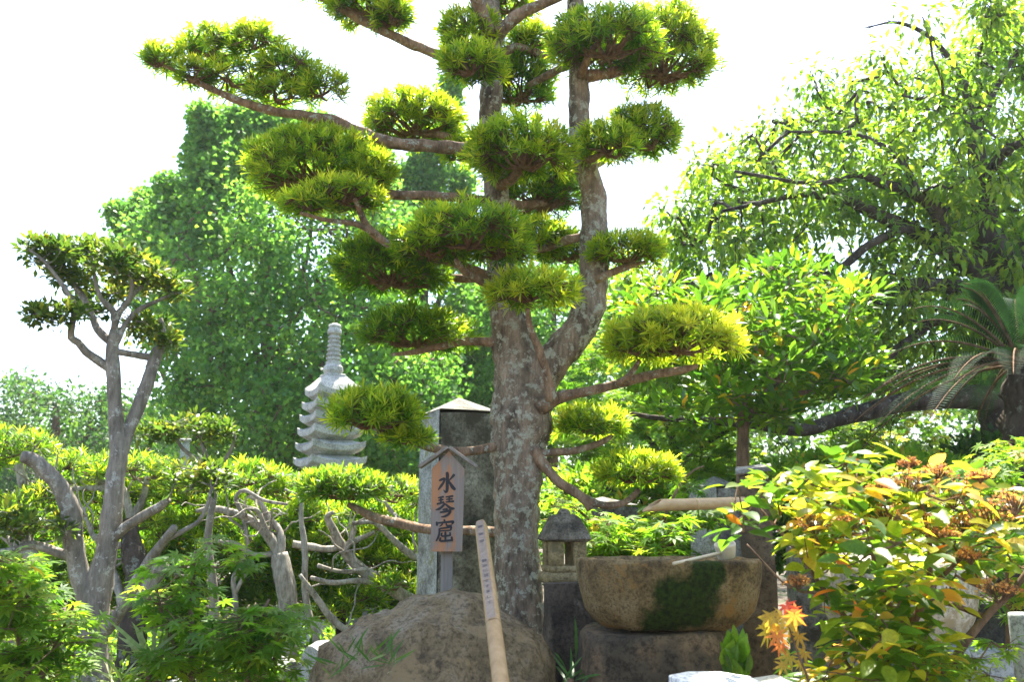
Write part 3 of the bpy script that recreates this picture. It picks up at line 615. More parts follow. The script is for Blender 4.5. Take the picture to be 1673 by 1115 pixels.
t = thing('small_pruned_tree', 'small dark-leaved pruned tree with flat crown behind the forked grey tree', 'tree', P(340, 1000, 5.7) * V(1, 1, 0)); Lpts = []
for i, pts in enumerate([[(350, 1060, 8), (348, 960, 7), (340, 880, 6), (350, 800, 5), (340, 760, 4), (330, 725, 3)], [(340, 760, 4), (300, 735, 3), (280, 700, 2)], [(345, 780, 4), (375, 740, 3), (385, 710, 2)]]):
    p, r = limb(pts, 5.7); mk('branch' if i else 'trunk', tube(p, r, 8, .1, 8), MT['bark_grey'], t); Lpts.append(spline(p, r)[0])
Lpts = np.concatenate(Lpts)
for (x, y, rx, ry, n) in [(300, 698, 70, 18, 26), (360, 708, 44, 18, 16), (256, 708, 40, 18, 14)]:
    c0 = P(x, y, 5.7); o = rand_unit(n) * rng.random((n, 1)) ** .4; cen = c0 + o * V(M(rx, 5.7), M(rx, 5.7) * .7, M(ry, 5.7)); pos, d, nr, sz, ti = clump_leaves(cen, .05, 22, 'up', (.035, .06))
    g, tt = scatter('holly', pos, d, nr, sz, ti); q = mk('foliage_pad', g, MT['holly'], t, tint=tt, kind='stuff'); mk('twigs', attach_twigs(cen, Lpts, .004, .002, .2), MT['bark_grey'], q, kind='stuff')

# ================================================================== TREES BEHIND
def big_tree_behind(name, label, base, limbs, poly, Y, depth, n, rad, per, leaf, mat, size, mode, bark, singles=0, edge_px=90, hole=0, hole_px=60, tw=.012, flat=.8, group=None, extra=None, tint=(0, 1), xr=.55):
    t = thing(name, label, 'tree', base, group); L = []
    for i, (kd, pts, a, b) in enumerate(limbs):
        p, r = limb(pts, a, b); mk(kd, tube(p, r, 12 if kd == 'trunk' else 8, .16, 4, .08, seed=i), bark, t)
        if kd == 'bare_branch':
            q_ = spline(p, r, .06)[0]; q_ = np.repeat(q_[len(q_) // 4:], 2, 0); mk('twigs', sticks(q_, q_ + (rand_unit(len(q_)) * V(1, 1, .6) + V(-.3, 0, .3)) * rng.uniform(.03, .2, (len(q_), 1)), .004, .0015, 4), bark, t, kind='stuff')
        else: L.append(spline(p, r, .08)[0])
    L = np.concatenate(L); cen = clump_centres(poly, n, Y, depth, edge_px, hole, hole_px, seed=Y)
    if extra is not None: cen = np.vstack([cen, extra])
    if tw: mk('twigs', attach_twigs(cen, L, tw, tw * .3), bark, t, kind='stuff')
    pos, d, nr, sz, ti = clump_leaves(cen, rad * rng.uniform(.7, 1.25, len(cen)) * (np.ones(len(cen)) if extra is None else np.r_[np.ones(n), np.full(len(extra), xr)]), per, mode, size, flat, tint)
    leaves(t, leaf, mat, pos, d, nr, sz, ti, singles, 'leaf', 'crown')
    return t
YG = 14.0
def spire(x0, y0, x1, y1, w, n, Y):         # leafy ascending shoot from (x0,y0) up to (x1,y1)
    out = []
    for k in range(n):
        s = rng.random() ** .8; ww = w * (1 - s * .9); out.append(P(x0 + (x1 - x0) * s + rng.uniform(-ww, ww), y0 + (y1 - y0) * s, Y + M(rng.uniform(-ww, ww), Y)))
    return np.array(out)
ex = np.vstack([spire(*a, YG + rng.uniform(-1, 1)) for a in [(360, 330, 334, 183, 50, 110), (400, 320, 390, 190, 50, 100), (470, 320, 450, 185, 55, 100), (540, 330, 515, 195, 60, 110), (310, 420, 240, 322, 55, 80), (260, 440, 196, 345, 55, 80), (330, 400, 280, 300, 50, 70), (600, 330, 610, 235, 50, 40), (280, 380, 300, 320, 40, 30), (430, 260, 425, 178, 30, 25)]])
big_tree_behind('ginkgo_tree', 'tall bluish green leafy tree behind the stone pagoda with ascending branches', P(445, 900, YG) * V(1, 1, 0),
 [('trunk', [(445, 900, 20), (443, 760, 18), (440, 640, 15), (438, 500, 11), (430, 400, 7), (428, 300, 3)], YG, YG), ('branch', [(443, 700, 9), (380, 600, 7), (330, 480, 5), (300, 380, 2)], YG, YG - 1), ('branch', [(443, 690, 9), (520, 600, 7), (570, 480, 5), (565, 400, 2)], YG, YG - 1),
  ('branch', [(440, 640, 7), (400, 520, 5), (370, 420, 4), (355, 330, 2)], YG, YG - .6), ('branch', [(440, 620, 7), (480, 500, 5), (505, 400, 4), (510, 320, 2)], YG, YG + .4), ('branch', [(445, 760, 8), (350, 700, 6), (270, 620, 4), (220, 430, 2)], YG, YG + 1), ('branch', [(445, 760, 8), (540, 700, 6), (640, 640, 4)], YG, YG + .5)],
 [(320, 300), (350, 250), (430, 235), (540, 250), (620, 290), (660, 350), (640, 480), (720, 560), (760, 700), (760, 800), (380, 800), (260, 690), (270, 600), (215, 480), (190, 400), (235, 340)], YG, 2.6, 800, .42, 84, 'fan', 'ginkgo', (.055, .095), 'random', MT['bark_tan'], 0, 120, .2, 55, .03, .8, extra=ex, xr=.62)
ex = np.vstack([spire(*a, 16.5) for a in [(700, 330, 738, 130, 34, 60), (690, 380, 690, 245, 34, 40), (740, 380, 760, 280, 30, 24), (660, 380, 655, 270, 30, 24)]])
big_tree_behind('ginkgo_tree', 'narrower bluish green tree showing between the pads left of the big trunk', P(690, 900, 16.5) * V(1, 1, 0),
 [('trunk', [(690, 900, 14), (690, 700, 11), (692, 500, 8), (700, 330, 5), (736, 145, 2)], 16.5, 16.5), ('branch', [(690, 560, 6), (660, 420, 4), (655, 280, 2)], 16.5, 16.3), ('branch', [(692, 560, 6), (740, 420, 4), (760, 290, 2)], 16.5, 16.8)],
 [(650, 360), (700, 330), (780, 380), (800, 470), (800, 800), (600, 800), (600, 520)], 16.5, 2.0, 300, .42, 84, 'fan', 'ginkgo', (.06, .10), 'random', MT['bark_tan'], 0, 100, .2, 60, .03, .8, extra=ex, xr=.62)
big_tree_behind('ginkgo_tree', 'green tree filling the gap behind the fork of the big trunk', P(900, 900, 15.5) * V(1, 1, 0),
 [('trunk', [(900, 900, 12), (902, 760, 10), (905, 620, 7), (905, 500, 4)], 15.5, 15.5), ('branch', [(902, 700, 6), (840, 580, 4), (800, 500, 2)], 15.5, 15.2), ('branch', [(902, 700, 6), (980, 580, 4), (1040, 500, 2)], 15.5, 15.8)],
 [(745, 470), (800, 440), (860, 432), (910, 420), (960, 432), (1040, 440), (1090, 480), (1090, 720), (745, 720)], 15.5, 1.6, 330, .4, 80, 'fan', 'ginkgo', (.06, .10), 'random', MT['bark_tan'], 0, 80, .1, 60, .03, .8)
YC = 8.0
ex = np.vstack([spire(*a, YC + rng.uniform(-.6, .6)) for a in [(1560, 120, 1500, 20, 30, 5), (1620, 60, 1610, -10, 40, 16), (1370, 170, 1330, 118, 40, 5), (1450, 130, 1440, 70, 30, 5), (1170, 270, 1140, 268, 18, 6), (1110, 360, 1088, 345, 12, 6)]])
big_tree_behind('cherry_tree', 'wide spreading tree with dark crooked limbs and drooping bright leaves on the right', P(1660, 900, YC) * V(1, 1, 0),
 [('trunk', [(1668, 930, 62), (1662, 800, 56), (1658, 700, 52), (1660, 600, 46), (1650, 520, 42), (1640, 450, 34), (1612, 380, 24), (1600, 300, 18), (1595, 240, 13), (1588, 185, 10)], YC, YC),
  ('branch', [(1650, 500, 22), (1590, 440, 18), (1540, 405, 16), (1480, 372, 14), (1420, 345, 11), (1370, 325, 9), (1310, 318, 6), (1240, 332, 4), (1180, 345, 3)], YC, YC - .6), ('branch', [(1540, 405, 13), (1535, 350, 13), (1500, 318, 11), (1440, 300, 9), (1400, 285, 6), (1330, 300, 4), (1200, 280, 3)], YC - .3, YC - .8),
  ('branch', [(1640, 490, 16), (1560, 470, 14), (1500, 465, 12), (1450, 480, 9), (1400, 500, 6)], YC, YC - .6), ('branch', [(1655, 660, 24), (1600, 650, 22), (1520, 652, 19), (1450, 664, 16), (1380, 682, 13), (1310, 704, 10), (1240, 695, 8), (1160, 688, 6), (1080, 684, 5), (1030, 676, 3)], YC, YC - 1.2),
  ('bare_branch', [(1588, 190, 8), (1572, 130, 6.5), (1535, 75, 5), (1500, 48, 4), (1460, 36, 2.5), (1415, 45, 1.2)], YC, YC - .3), ('branch', [(1595, 220, 7), (1625, 150, 5), (1660, 90, 4), (1700, 60, 3)], YC, YC), ('branch', [(1650, 460, 20), (1690, 380, 16), (1720, 280, 11), (1740, 180, 6)], YC, YC + .4),
  ('branch', [(1480, 372, 8), (1420, 400, 7), (1370, 440, 6), (1310, 450, 4), (1180, 460, 3)], YC - .5, YC - .6), ('branch', [(1655, 500, 14), (1690, 480, 10), (1760, 440, 6)], YC, YC - 1), ('branch', [(1600, 310, 10), (1640, 250, 8), (1700, 220, 5)], YC, YC - .8), ('branch', [(1500, 318, 7), (1470, 260, 5), (1400, 220, 4), (1290, 215, 2)], YC - .6, YC - .2), ('branch', [(1420, 610, 7), (1480, 560, 7), (1540, 520, 9), (1640, 520, 14)], YC - .4, YC)],
 [(1085, 345), (1140, 275), (1165, 250), (1235, 205), (1330, 170), (1400, 120), (1500, 105), (1560, 60), (1640, 20), (1760, -60), (1800, 300), (1800, 640), (1500, 620), (1200, 640), (1060, 640), (985, 540), (1010, 450), (1090, 440), (1095, 385)], YC + .75, 1.6, 1500, .21, 32, 'cherry', 'cherry', (.075, .12), 'droop', MT['bark_dark'], 300, 110, .12, 45, .02, .8, extra=ex, xr=1.2)
# foliage hanging below the long low limb
big_tree_behind('maple_tree', 'light green maple foliage hanging under the long dark limb behind the basin', P(1120, 900, 9.5) * V(1, 1, 0),
 [('trunk', [(1120, 900, 10), (1110, 780, 8), (1090, 690, 6), (1060, 620, 3)], 9.5, 9.5), ('branch', [(1110, 780, 5), (1040, 700, 4), (960, 660, 2)], 9.5, 9.2), ('branch', [(1110, 760, 5), (1200, 700, 4), (1330, 690, 2)], 9.5, 9.2)],
 [(930, 560), (1060, 590), (1200, 650), (1330, 690), (1500, 670), (1560, 760), (1400, 790), (1130, 830), (940, 800), (905, 680)], 9.4, 1.0, 240, .22, 34, 'palm', 'maple', (.06, .09), 'layer', MT['bark_dark'], 0, 80, .25, 45, .008, .5)
# small glossy broad-leaved tree
YB = 6.0
big_tree_behind('broadleaf_tree', 'small glossy broad-leaved tree with a bare straight trunk right of the basin', P(1215, 960, YB) * V(1, 1, 0),
 [('trunk', [(1216, 1010, 14), (1215, 900, 12), (1214, 800, 11), (1214, 720, 10), (1216, 660, 9)], YB, YB), ('branch', [(1214, 690, 7), (1250, 645, 6), (1300, 590, 4), (1350, 540, 3)], YB, YB - .2), ('branch', [(1215, 690, 6), (1190, 640, 5), (1150, 570, 4), (1080, 500, 3)], YB, YB + .1), ('branch', [(1216, 660, 6), (1230, 590, 5), (1260, 520, 4), (1290, 460, 3)], YB, YB), ('branch', [(1250, 645, 5), (1330, 640, 4), (1400, 620, 3)], YB, YB - .1)],
 [(1000, 500), (1040, 470), (1120, 455), (1200, 470), (1250, 430), (1300, 420), (1360, 455), (1440, 480), (1400, 530), (1430, 590), (1440, 640), (1340, 660), (1280, 690), (1190, 680), (1130, 690), (1060, 660), (1180, 600), (1180, 560), (1040, 540)], YB, .8, 400, .13, 12, 'broad', 'broad', (.07, .115), 'up', MT['bark_tan'], 300, 90, .1, 50, .008, .6)
# far trees
big_tree_behind('rounded_tree', 'pale hazy rounded tree low at the left edge of the sky', P(80, 880, 22) * V(1, 1, 0),
 [('trunk', [(90, 900, 14), (90, 760, 10), (92, 660, 5)], 22, 22), ('branch', [(90, 760, 6), (30, 690, 3)], 22, 22), ('branch', [(90, 760, 6), (170, 690, 3)], 22, 22)],
 [(-80, 660), (-20, 632), (20, 620), (80, 628), (130, 632), (190, 640), (250, 660), (300, 690), (300, 860), (-80, 860)], 22, 2.5, 330, .45, 60, 'simple', 'far', (.10, .15), 'random', MT['bark_tan'], 0, 70, .12, 40, .02)
cw = np.vstack([clump_centres([(220, 640), (420, 590), (640, 560), (800, 570), (900, 560), (1080, 600), (1250, 560), (1450, 540), (1750, 480), (2100, 420), (2900, 480), (2900, 900), (220, 900)], 1250, 21, 3, 40),
                clump_centres([(-700, 700), (-300, 650), (300, 700), (300, 900), (-700, 900)], 260, 24, 2, 40)])
pos, d, nr, sz, ti = clump_leaves(cw, .62, 60, 'random', (.14, .22), .8)
g, tt = scatter('simple', pos, d, nr, sz, ti)
tag(mk('background_wood', g, MT['wood'], tint=tt), 'dark green wood closing the view behind the garden', kind='stuff')

# ------------------------------------------------------------------ cycad at the right edge
YY = 5.5
t = thing('cycad_palm', 'dark sago palm with stiff feather fronds arching left at the right edge', 'palm', P(1690, 960, YY) * V(1, 1, 0))
p, r = limb([(1690, 1040, 52), (1690, 900, 50), (1690, 780, 48), (1686, 690, 46), (1680, 630, 40), (1672, 598, 24)], YY); mk('trunk', tube(p, r, 18, .25, 16, .03), MT['bark_dark'], t)
c = P(1668, 596, YY)
for k in range(34):
    az = 2 * math.pi * k / 26 + rng.uniform(-.1, .1) if k < 26 else math.pi + rng.uniform(-.5, .6); el = rng.choice([.25, .55, .9, 1.2]) if k % 3 else rng.uniform(-.05, .3); Lf = rng.uniform(.85, 1.1)
    s = np.linspace(0, 1, 16)[:, None]; h = V(math.cos(az), math.sin(az), 0)
    pts = c + (h * (s * math.cos(el)) + V(0, 0, 1) * (s * math.sin(el) - .45 * s ** 2.2)) * Lf
    n = 46; ss = np.linspace(.14, .99, n); q = np.stack([np.interp(ss, s[:, 0], pts[:, i]) for i in range(3)], 1); tg = unit(np.gradient(q, axis=0)); side = unit(np.cross(tg, V(0, 0, 1))); up = np.cross(side, tg)
    ln = .135 * np.sin(np.clip(ss * 1.05, 0, 1) * math.pi * .93 + .12) ** .6 + .02
    pos = np.vstack([q, q]); d = np.vstack([unit(side + tg * .55 + up * .25), unit(-side + tg * .55 + up * .25)]); nr = np.vstack([up, up])
    g, tt = scatter('strap', pos, d, nr, np.concatenate([ln, ln]) * .85, np.clip(rng.normal(.4, .15, 2 * n), 0, 1))
    fr = mk('frond', g, MT['cycad'], t, tint=tt); mk('rachis', tube(pts, np.linspace(.011, .003, 16), 5, step=.2), MT['twig'], fr)

# ================================================================== STONE THINGS
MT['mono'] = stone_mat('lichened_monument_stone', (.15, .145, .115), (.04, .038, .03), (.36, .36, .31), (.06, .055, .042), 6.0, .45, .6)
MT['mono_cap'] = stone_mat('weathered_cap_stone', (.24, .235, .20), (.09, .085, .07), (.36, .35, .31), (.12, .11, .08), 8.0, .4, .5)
MT['pale_skylit'] = stone_mat('pale_skylit_stone', (.36, .36, .33), (.15, .14, .12), (.48, .48, .46), (.22, .21, .10), 9.0, .25, .4)  # pale garden stones; on monuments it paints the left side's sky light
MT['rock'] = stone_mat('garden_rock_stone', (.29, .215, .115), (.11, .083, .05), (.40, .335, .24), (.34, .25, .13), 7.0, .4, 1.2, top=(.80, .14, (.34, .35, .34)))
MT['grey'] = stone_mat('grey_granite', (.50, .49, .44), (.30, .295, .25), (.62, .61, .55), (.36, .37, .30), 8.0, .3, .3)
MT['lantern'] = stone_mat('lantern_stone', (.36, .265, .12), (.17, .125, .055), (.46, .36, .19), (.18, .14, .065), 9.0, .4, .6)
MT['lantern_roof'] = stone_mat('lantern_roof_stone', (.20, .165, .11), (.07, .058, .04), (.38, .33, .25), (.09, .075, .045), 11.0, .5, .7)
MT['slab'] = stone_mat('dark_slab_stone', (.10, .075, .052), (.04, .03, .022), (.17, .13, .09), (.28, .24, .17), 5.0, .12, .5)
MT['pedestal'] = stone_mat('pedestal_stone', (.085, .065, .042), (.03, .025, .018), (.26, .165, .085), (.045, .04, .028), 4.0, .4, .6)
MT['post'] = stone_mat('brown_post_stone', (.13, .09, .05), (.06, .042, .025), (.22, .17, .11), (.07, .055, .03), 4.0, .4, .5)
MT['cream'] = stone_mat('cream_pot_stone', (.52, .45, .33), (.34, .27, .17), (.66, .60, .48), (.36, .28, .16), 5.0, .3, .25)
MT['concrete'] = stone_mat('grey_concrete', (.36, .38, .36), (.26, .27, .26), (.46, .47, .45), None, 6.0, .3, .2)
MT['white'] = stone_mat('white_painted_slab', (.76, .76, .75), (.66, .66, .65), (.82, .82, .81), None, 6.0, .2, .1, .6)
MT['darkwall'] = stone_mat('dark_wall_stone', (.045, .045, .048), (.02, .02, .022), (.09, .09, .09), None, 6.0, .2, .4)

def monument(name, label, left, mid, right, y_top, y_apex, Y, ang, y_base_px=None, mat='mono', face='pale_skylit'):
    """square stone pillar with a low pyramid top; left/mid/right = pixel edges of its two visible faces at the top"""
    t = thing(name, label, 'monument', P((left + right) / 2, 900, Y) * V(1, 1, 0))
    a, m, b = P(left, y_top, Y), P(mid, y_top, Y), P(right, y_top, Y); w = M(right - left, Y) / (math.cos(ang) + math.sin(ang))
    cx = (a[0] + b[0]) / 2; zt = m[2]; za = P((left + right) / 2, y_apex, Y + .0)[2]; R = rotz(ang); cy = Y + w * .35
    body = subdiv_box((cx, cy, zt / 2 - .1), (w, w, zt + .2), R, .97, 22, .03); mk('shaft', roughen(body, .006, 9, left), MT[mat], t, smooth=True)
    top = np.array([(-.5, -.5, 0), (.5, -.5, 0), (.5, .5, 0), (-.5, .5, 0), (0, 0, 1)]) * V(w * .97, w * .97, za - zt) @ R.T + V(cx, cy, zt + .003)
    mk('cap', (top, [np.array([(0, 1, 4), (1, 2, 4), (2, 3, 4), (3, 0, 4)]), np.array([(3, 2, 1, 0)])]), MT['mono_cap'], t, smooth=False)
    # left side's sky light painted as a paler skin just proud of the shaft
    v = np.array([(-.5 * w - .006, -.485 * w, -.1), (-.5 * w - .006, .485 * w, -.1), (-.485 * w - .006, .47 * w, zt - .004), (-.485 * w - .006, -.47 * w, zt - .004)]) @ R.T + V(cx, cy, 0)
    mk('skylit_side', (v, [np.array([(0, 1, 2, 3)[::-1]])]), MT[face], t, smooth=False)
    mk('plinth', roughen(subdiv_box((cx, cy, .12), (w * 1.6, w * 1.6, .3), R, .95, 8, .06), .006, 6, right), MT['slab'], t)
    return t
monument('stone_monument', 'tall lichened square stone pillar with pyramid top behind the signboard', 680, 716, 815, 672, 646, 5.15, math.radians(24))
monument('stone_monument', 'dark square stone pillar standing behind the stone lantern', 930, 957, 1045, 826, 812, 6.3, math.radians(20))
monument('stone_monument', 'grey stone pillar behind the bamboo spout with left side toned as sky-lit', 1130, 1168, 1215, 796, 778, 5.6, math.radians(38))

# pagoda
YP = 10.0
t = thing('stone_pagoda', 'slender pale grey stone pagoda of stacked roofs rising left of the monument', 'pagoda', P(536, 900, YP) * V(1, 1, 0))
pc = P(540, 700, YP); ang = math.radians(31); R = rotz(ang)
def zpx(y): return P(540, y, YP)[2]
def sqring(w, z, lift=0.0, n=6):
    """square ring whose corners curl up by lift"""
    pts = []
    cs = [(-1, -1), (1, -1), (1, 1), (-1, 1)]
    for i in range(4):
        a, b = np.array(cs[i], float), np.array(cs[(i + 1) % 4], float)
        for s in np.linspace(0, 1, n, endpoint=False):
            q = a + (b - a) * s; e = abs(2 * s - 1) ** 2.5; pts.append((q[0] * w / 2, q[1] * w / 2, z + lift * e))
    return np.array(pts) @ R.T + V(pc[0], pc[1] + .02, 0)
tiers = [(641, 84, 652), (663, 92, 674), (684, 97, 695), (706, 102, 717), (730, 106, 741), (755, 110, 766), (781, 115, 792), (808, 120, 819), (835, 126, 846), (862, 132, 874)]
px2m = lambda w: M(w, YP) / (math.cos(.35) + math.sin(.35))
prev = None
for i, (ye, wpx, yb) in enumerate(tiers):
    w = px2m(wpx) * 1.06; ze = zpx(ye); zb = zpx(yb); up = .045
    ztop = zpx(tiers[i][0] - (28 if i == 0 else 9)); zw = zpx(yb + 10) if i < len(tiers) - 1 else 0
    topw = w * (.42 if i == 0 else .62)
    rings = [sqring(w * .50, zb - .045), sqring(w * .98, zb + .012, up * .9), sqring(w, zb + .018, up), sqring(w * 1.02, ze, up * 1.25), sqring(w * .86, ze + (ztop - ze) * .35, up * .35), sqring(topw, ztop)]
    rf = mk('roof_tier', roughen(loft(rings), .0015, 20, i), MT['grey'], t, smooth=False)
    wb = w * .50; z0 = zpx(tiers[i + 1][0] - 9) - .01 if i < len(tiers) - 1 else 0; mk('storey_block', box((pc[0], pc[1] + .02, (z0 + zb) / 2), (wb, wb, zb - z0), R), MT['grey'], t, smooth=False)
w0 = px2m(44); mk('finial_base', box((pc[0], pc[1] + .02, (zpx(612) + zpx(627)) / 2), (w0, w0, zpx(612) - zpx(627)), R, 1, .01), MT['grey'], t, smooth=False)
prof = [(626, 13), (612, 14), (606, 17), (600, 16), (597, 13)]
for k in range(7): y = 595 - k * 7; prof += [(y, 12.8 - k * .45), (y - 3.4, 12.8 - k * .45), (y - 4, 10.2 - k * .45), (y - 6.4, 10.2 - k * .45)]
prof += [(546, 11), (544, 12), (540, 11.6), (537, 10), (536, 10), (533, 10.8), (530, 9), (528, 4)]
rings = [superring((pc[0], pc[1] + .02), M(r_, YP), M(r_, YP), zpx(y), 2, 20) for y, r_ in prof]; mk('finial', loft(rings), MT['grey'], t, smooth=False)

# rock in front of the tree
t = None
ol = np.array([(500, 1330), (512, 1115), (522, 1085), (540, 1050), (565, 1028), (600, 1010), (640, 990), (690, 970), (735, 963), (775, 973), (805, 995), (830, 1015), (870, 1030), (895, 1055), (908, 1085), (914, 1130), (918, 1330)], float)
YR = 3.55; xs = np.linspace(504, 916, 110); ytop = np.interp(xs, ol[:, 0], ol[:, 1]); nv = 64; verts = []
for x, y in zip(xs, ytop):
    e = max(0.02, 1 - ((x - 710) / 215) ** 2) ** .5; pt = P(x, y, YR); zt = max(.03, pt[2]); dep = .10 + .42 * e
    for k in range(nv):
        a = math.pi * k / (nv - 1); cs, sn = math.cos(a), math.sin(a)
        yy = YR - np.sign(cs) * abs(cs) ** .75 * dep * (1.0 if cs > 0 else .45); zz = zt * sn ** .62 - .06 * (1 - sn)
        verts.append((P(x, y, YR)[0] * (1 + 0 * yy), yy, zz))
i, j = np.meshgrid(np.arange(109), np.arange(nv - 1), indexing='ij'); q = np.stack([i * nv + j, (i + 1) * nv + j, (i + 1) * nv + j + 1, i * nv + j + 1], -1).reshape(-1, 4)
rk = roughen(roughen(roughen((np.array(verts), [q]), .04, 3.4, 3.3), .016, 11, 1.7), .007, 27, 4.1)
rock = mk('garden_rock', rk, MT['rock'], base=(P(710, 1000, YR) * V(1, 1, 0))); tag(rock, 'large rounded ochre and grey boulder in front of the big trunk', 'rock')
t = thing('weed_tuft', 'sprigs of thin grass growing on the ochre boulder', 'grass', P(610, 1085, 3.15))
for (x, y) in [(570, 1075), (590, 1085), (625, 1075), (640, 1090), (548, 1100)]:
    n = 9; b = P(x, y, 3.12); pos = b + rng.normal(size=(n, 3)) * .012; d = unit(rng.normal(size=(n, 3)) * V(1, .6, .6) + V(0, -.4, .9)); g, tt = scatter('strap', pos, d, unit(rng.normal(size=(n, 3)) + V(0, -1, .3)), rng.uniform(.05, .11, n), rng.uniform(.2, .8, n)); mk('grass_blades', g, MT['blade'], t, tint=tt, kind='stuff')

# stone basin with water
YBs = 3.55; bc = P(1089, 918, YBs); zr = bc[2]; RX, RY = M(143, YBs), .27
mossc = P(1130, 985, YBs - RY) - V(bc[0], bc[1], 0)
MT['basin'] = stone_mat('basin_stone', (.33, .225, .095), (.11, .075, .035), (.46, .345, .175), (.40, .225, .07), 9.0, .4, 1.3, moss=((tuple(mossc), .13), (tuple(mossc + V(.06, 0, .10)), .08), (tuple(mossc + V(-.10, .02, -.10)), .10)))
t = thing('stone_basin', 'rough round stone water basin with mossy front on a block', 'basin', V(bc[0], bc[1], 0))
def zb(y): return P(1089, y, YBs - RY * .8)[2]
prof = [(1036, .60), (1031, .74), (1020, .84), (1002, .915), (976, .962), (948, .988), (930, 1.0), (922, 1.0), (917, .985)]
rings = [superring(bc, RX * k, RY * k, zb(y), 2.7, 72) for y, k in prof]; zt = rings[-1][0, 2]
rings += [superring(bc, RX * .9, RY * .88, zt + .002, 2.7, 72), superring(bc, RX * .84, RY * .8, zt - .02, 2.6, 72), superring(bc, RX * .74, RY * .68, zt - .13, 2.4, 72), superring(bc, RX * .4, RY * .35, zt - .17, 2.2, 72)]
mk('bowl', roughen(roughen(loft(rings), .007, 9, 2.0), .004, 25, 5), MT['basin'], t)
mw, n_, l_, b_ = nodes('still_water'); b_.inputs['Base Color'].default_value = (.02, .03, .03, 1); b_.inputs['Roughness'].default_value = .04; b_.inputs['IOR'].default_value = 1.33
tw_ = tex(n_, l_, 14, 2); bump(n_, l_, b_, tw_.outputs[0], .15, .01); MT['water'] = mw
wr = superring(bc, RX * .825, RY * .79, zt - .028, 2.6, 72); mk('water', (np.vstack([wr, wr.mean(0)]), [np.stack([np.arange(72), (np.arange(72) + 1) % 72, np.full(72, 72)], -1)]), MT['water'], t)
pr = [(1340, 1.06), (1200, 1.04), (1115, 1.0), (1070, .97), (1048, .95), (1040, .9)]
cpx = P(1076, 1060, YBs - .2); rings = [superring((cpx[0], YBs), M(120, YBs - .2) * k, .24 * k, P(1076, y, YBs - .22)[2], 4.5, 48) for y, k in pr]
tag(mk('pedestal_block', roughen(roughen(loft(rings), .016, 6, 9), .005, 22, 4), MT['pedestal'], base=V(cpx[0], YBs, 0)), 'dark rough stone block carrying the water basin', 'stone block')
# dark gap filler between bowl and block: three small wedge stones
for i, x in enumerate((1010, 1090, 1165)):
    c = P(x, 1036, YBs - .05); tag(mk('wedge_stone', roughen(subdiv_box(c, (.09, .10, .06), rotz(i), 1, 5, .25), .008, 16, i), MT['pedestal'], base=c), ['small dark wedge stone under the left side of the basin', 'small dark wedge stone under the middle of the basin', 'small dark wedge stone under the right side of the basin'][i], 'stone', 'wedge stones under the basin')

# bamboo spout, ladle, brown post
MT['bamboo'] = wood_mat('dry_bamboo', (.36, .23, .10), (.46, .31, .15), (.54, .39, .21), (4, 30, 30), .15, .42)
MT['pole'] = wood_mat('pole_bamboo', (.27, .17, .075), (.36, .235, .11), (.44, .30, .155), (30, 30, 2), .2, .5)
MT['shaved'] = wood_mat('shaved_bamboo', (.21, .155, .11), (.27, .205, .15), (.33, .255, .19), (60, 60, 1.5), .1, .6)
MT['joint'] = wood_mat('bamboo_joint', (.20, .12, .06), (.28, .18, .09), (.34, .22, .12), (20, 20, 20), .1, .6)
YPo = 3.75
t = thing('brown_post', 'thick weathered brown post right of the basin', 'post', P(1240, 1000, YPo) * V(1, 1, 0))
pa, pb = P(1233, 770, YPo), P(1250, 1115, YPo); w = M(58, YPo)
mk('shaft', roughen(subdiv_box((pa[0] + .01, YPo + .06, pa[2] / 2 - .05), (w, w * .9, pa[2] + .1), rotz(math.radians(-14)), .86, 26, .05), .008, 7, 3), MT['post'], t)
cap = np.array([(-.5, -.5, 0), (.5, -.5, .25), (.5, .5, .75), (-.5, .5, .45), (-.5, -.5, .3), (.5, -.5, .7), (.5, .5, 1.1), (-.5, .5, .8)]) * V(w * .98, w * .9, .045) @ rotz(math.radians(-14)).T + V(pa[0] + .01, YPo + .06, pa[2] - .012)
mk('cap', (cap, [np.array([(3, 2, 1, 0), (4, 5, 6, 7), (0, 1, 5, 4), (1, 2, 6, 5), (2, 3, 7, 6), (3, 0, 4, 7)])]), MT['mono_cap'], t, smooth=False)
a, b = P(1216, 822, 3.62), P(1080, 826, 3.42); tip = P(1050, 832, 3.38); r_ = M(9.5, 3.5)
t = thing('bamboo_spout', 'cut bamboo water spout sticking out left from the brown post', 'spout', a)
dv = unit(b - a); e1 = unit(np.cross(dv, V(0, 0, 1))); e2 = np.cross(e1, dv); rings = []
Ls = np.linspace(0, np.linalg.norm(b - a), 14)
k = np.arange(16) * 2 * math.pi / 16
for s in Ls: rings.append(a + dv * s + r_ * (np.cos(k)[:, None] * e1 + np.sin(k)[:, None] * e2))
end = a + dv * np.linalg.norm(b - a) + r_ * (np.cos(k)[:, None] * e1 + np.sin(k)[:, None] * e2) + dv * ((1 - np.sin(k)) * .5 * np.linalg.norm(tip - b))[:, None]
rings.append(end); inner = [end * .999 + (a + dv * np.linalg.norm(b - a)) * .001, ]
ctr = a + dv * np.linalg.norm(b - a); inn = []
for s in (.0, -.06, -.12): inn.append((end - ctr) * V(1, 1, 1) * 1 + ctr + dv * s - (np.cos(k)[:, None] * e1 + np.sin(k)[:, None] * e2) * r_ * .16)
rings += inn; mk('tube', loft(rings), MT['bamboo'], t)
for s in (.06, .24):
    mk('node_ring', tube([a + dv * s, a + dv * (s + .008), a + dv * (s + .016)], [r_ * 1.0, r_ * 1.08, r_ * 1.0], 16, step=.004), MT['bamboo'], t)
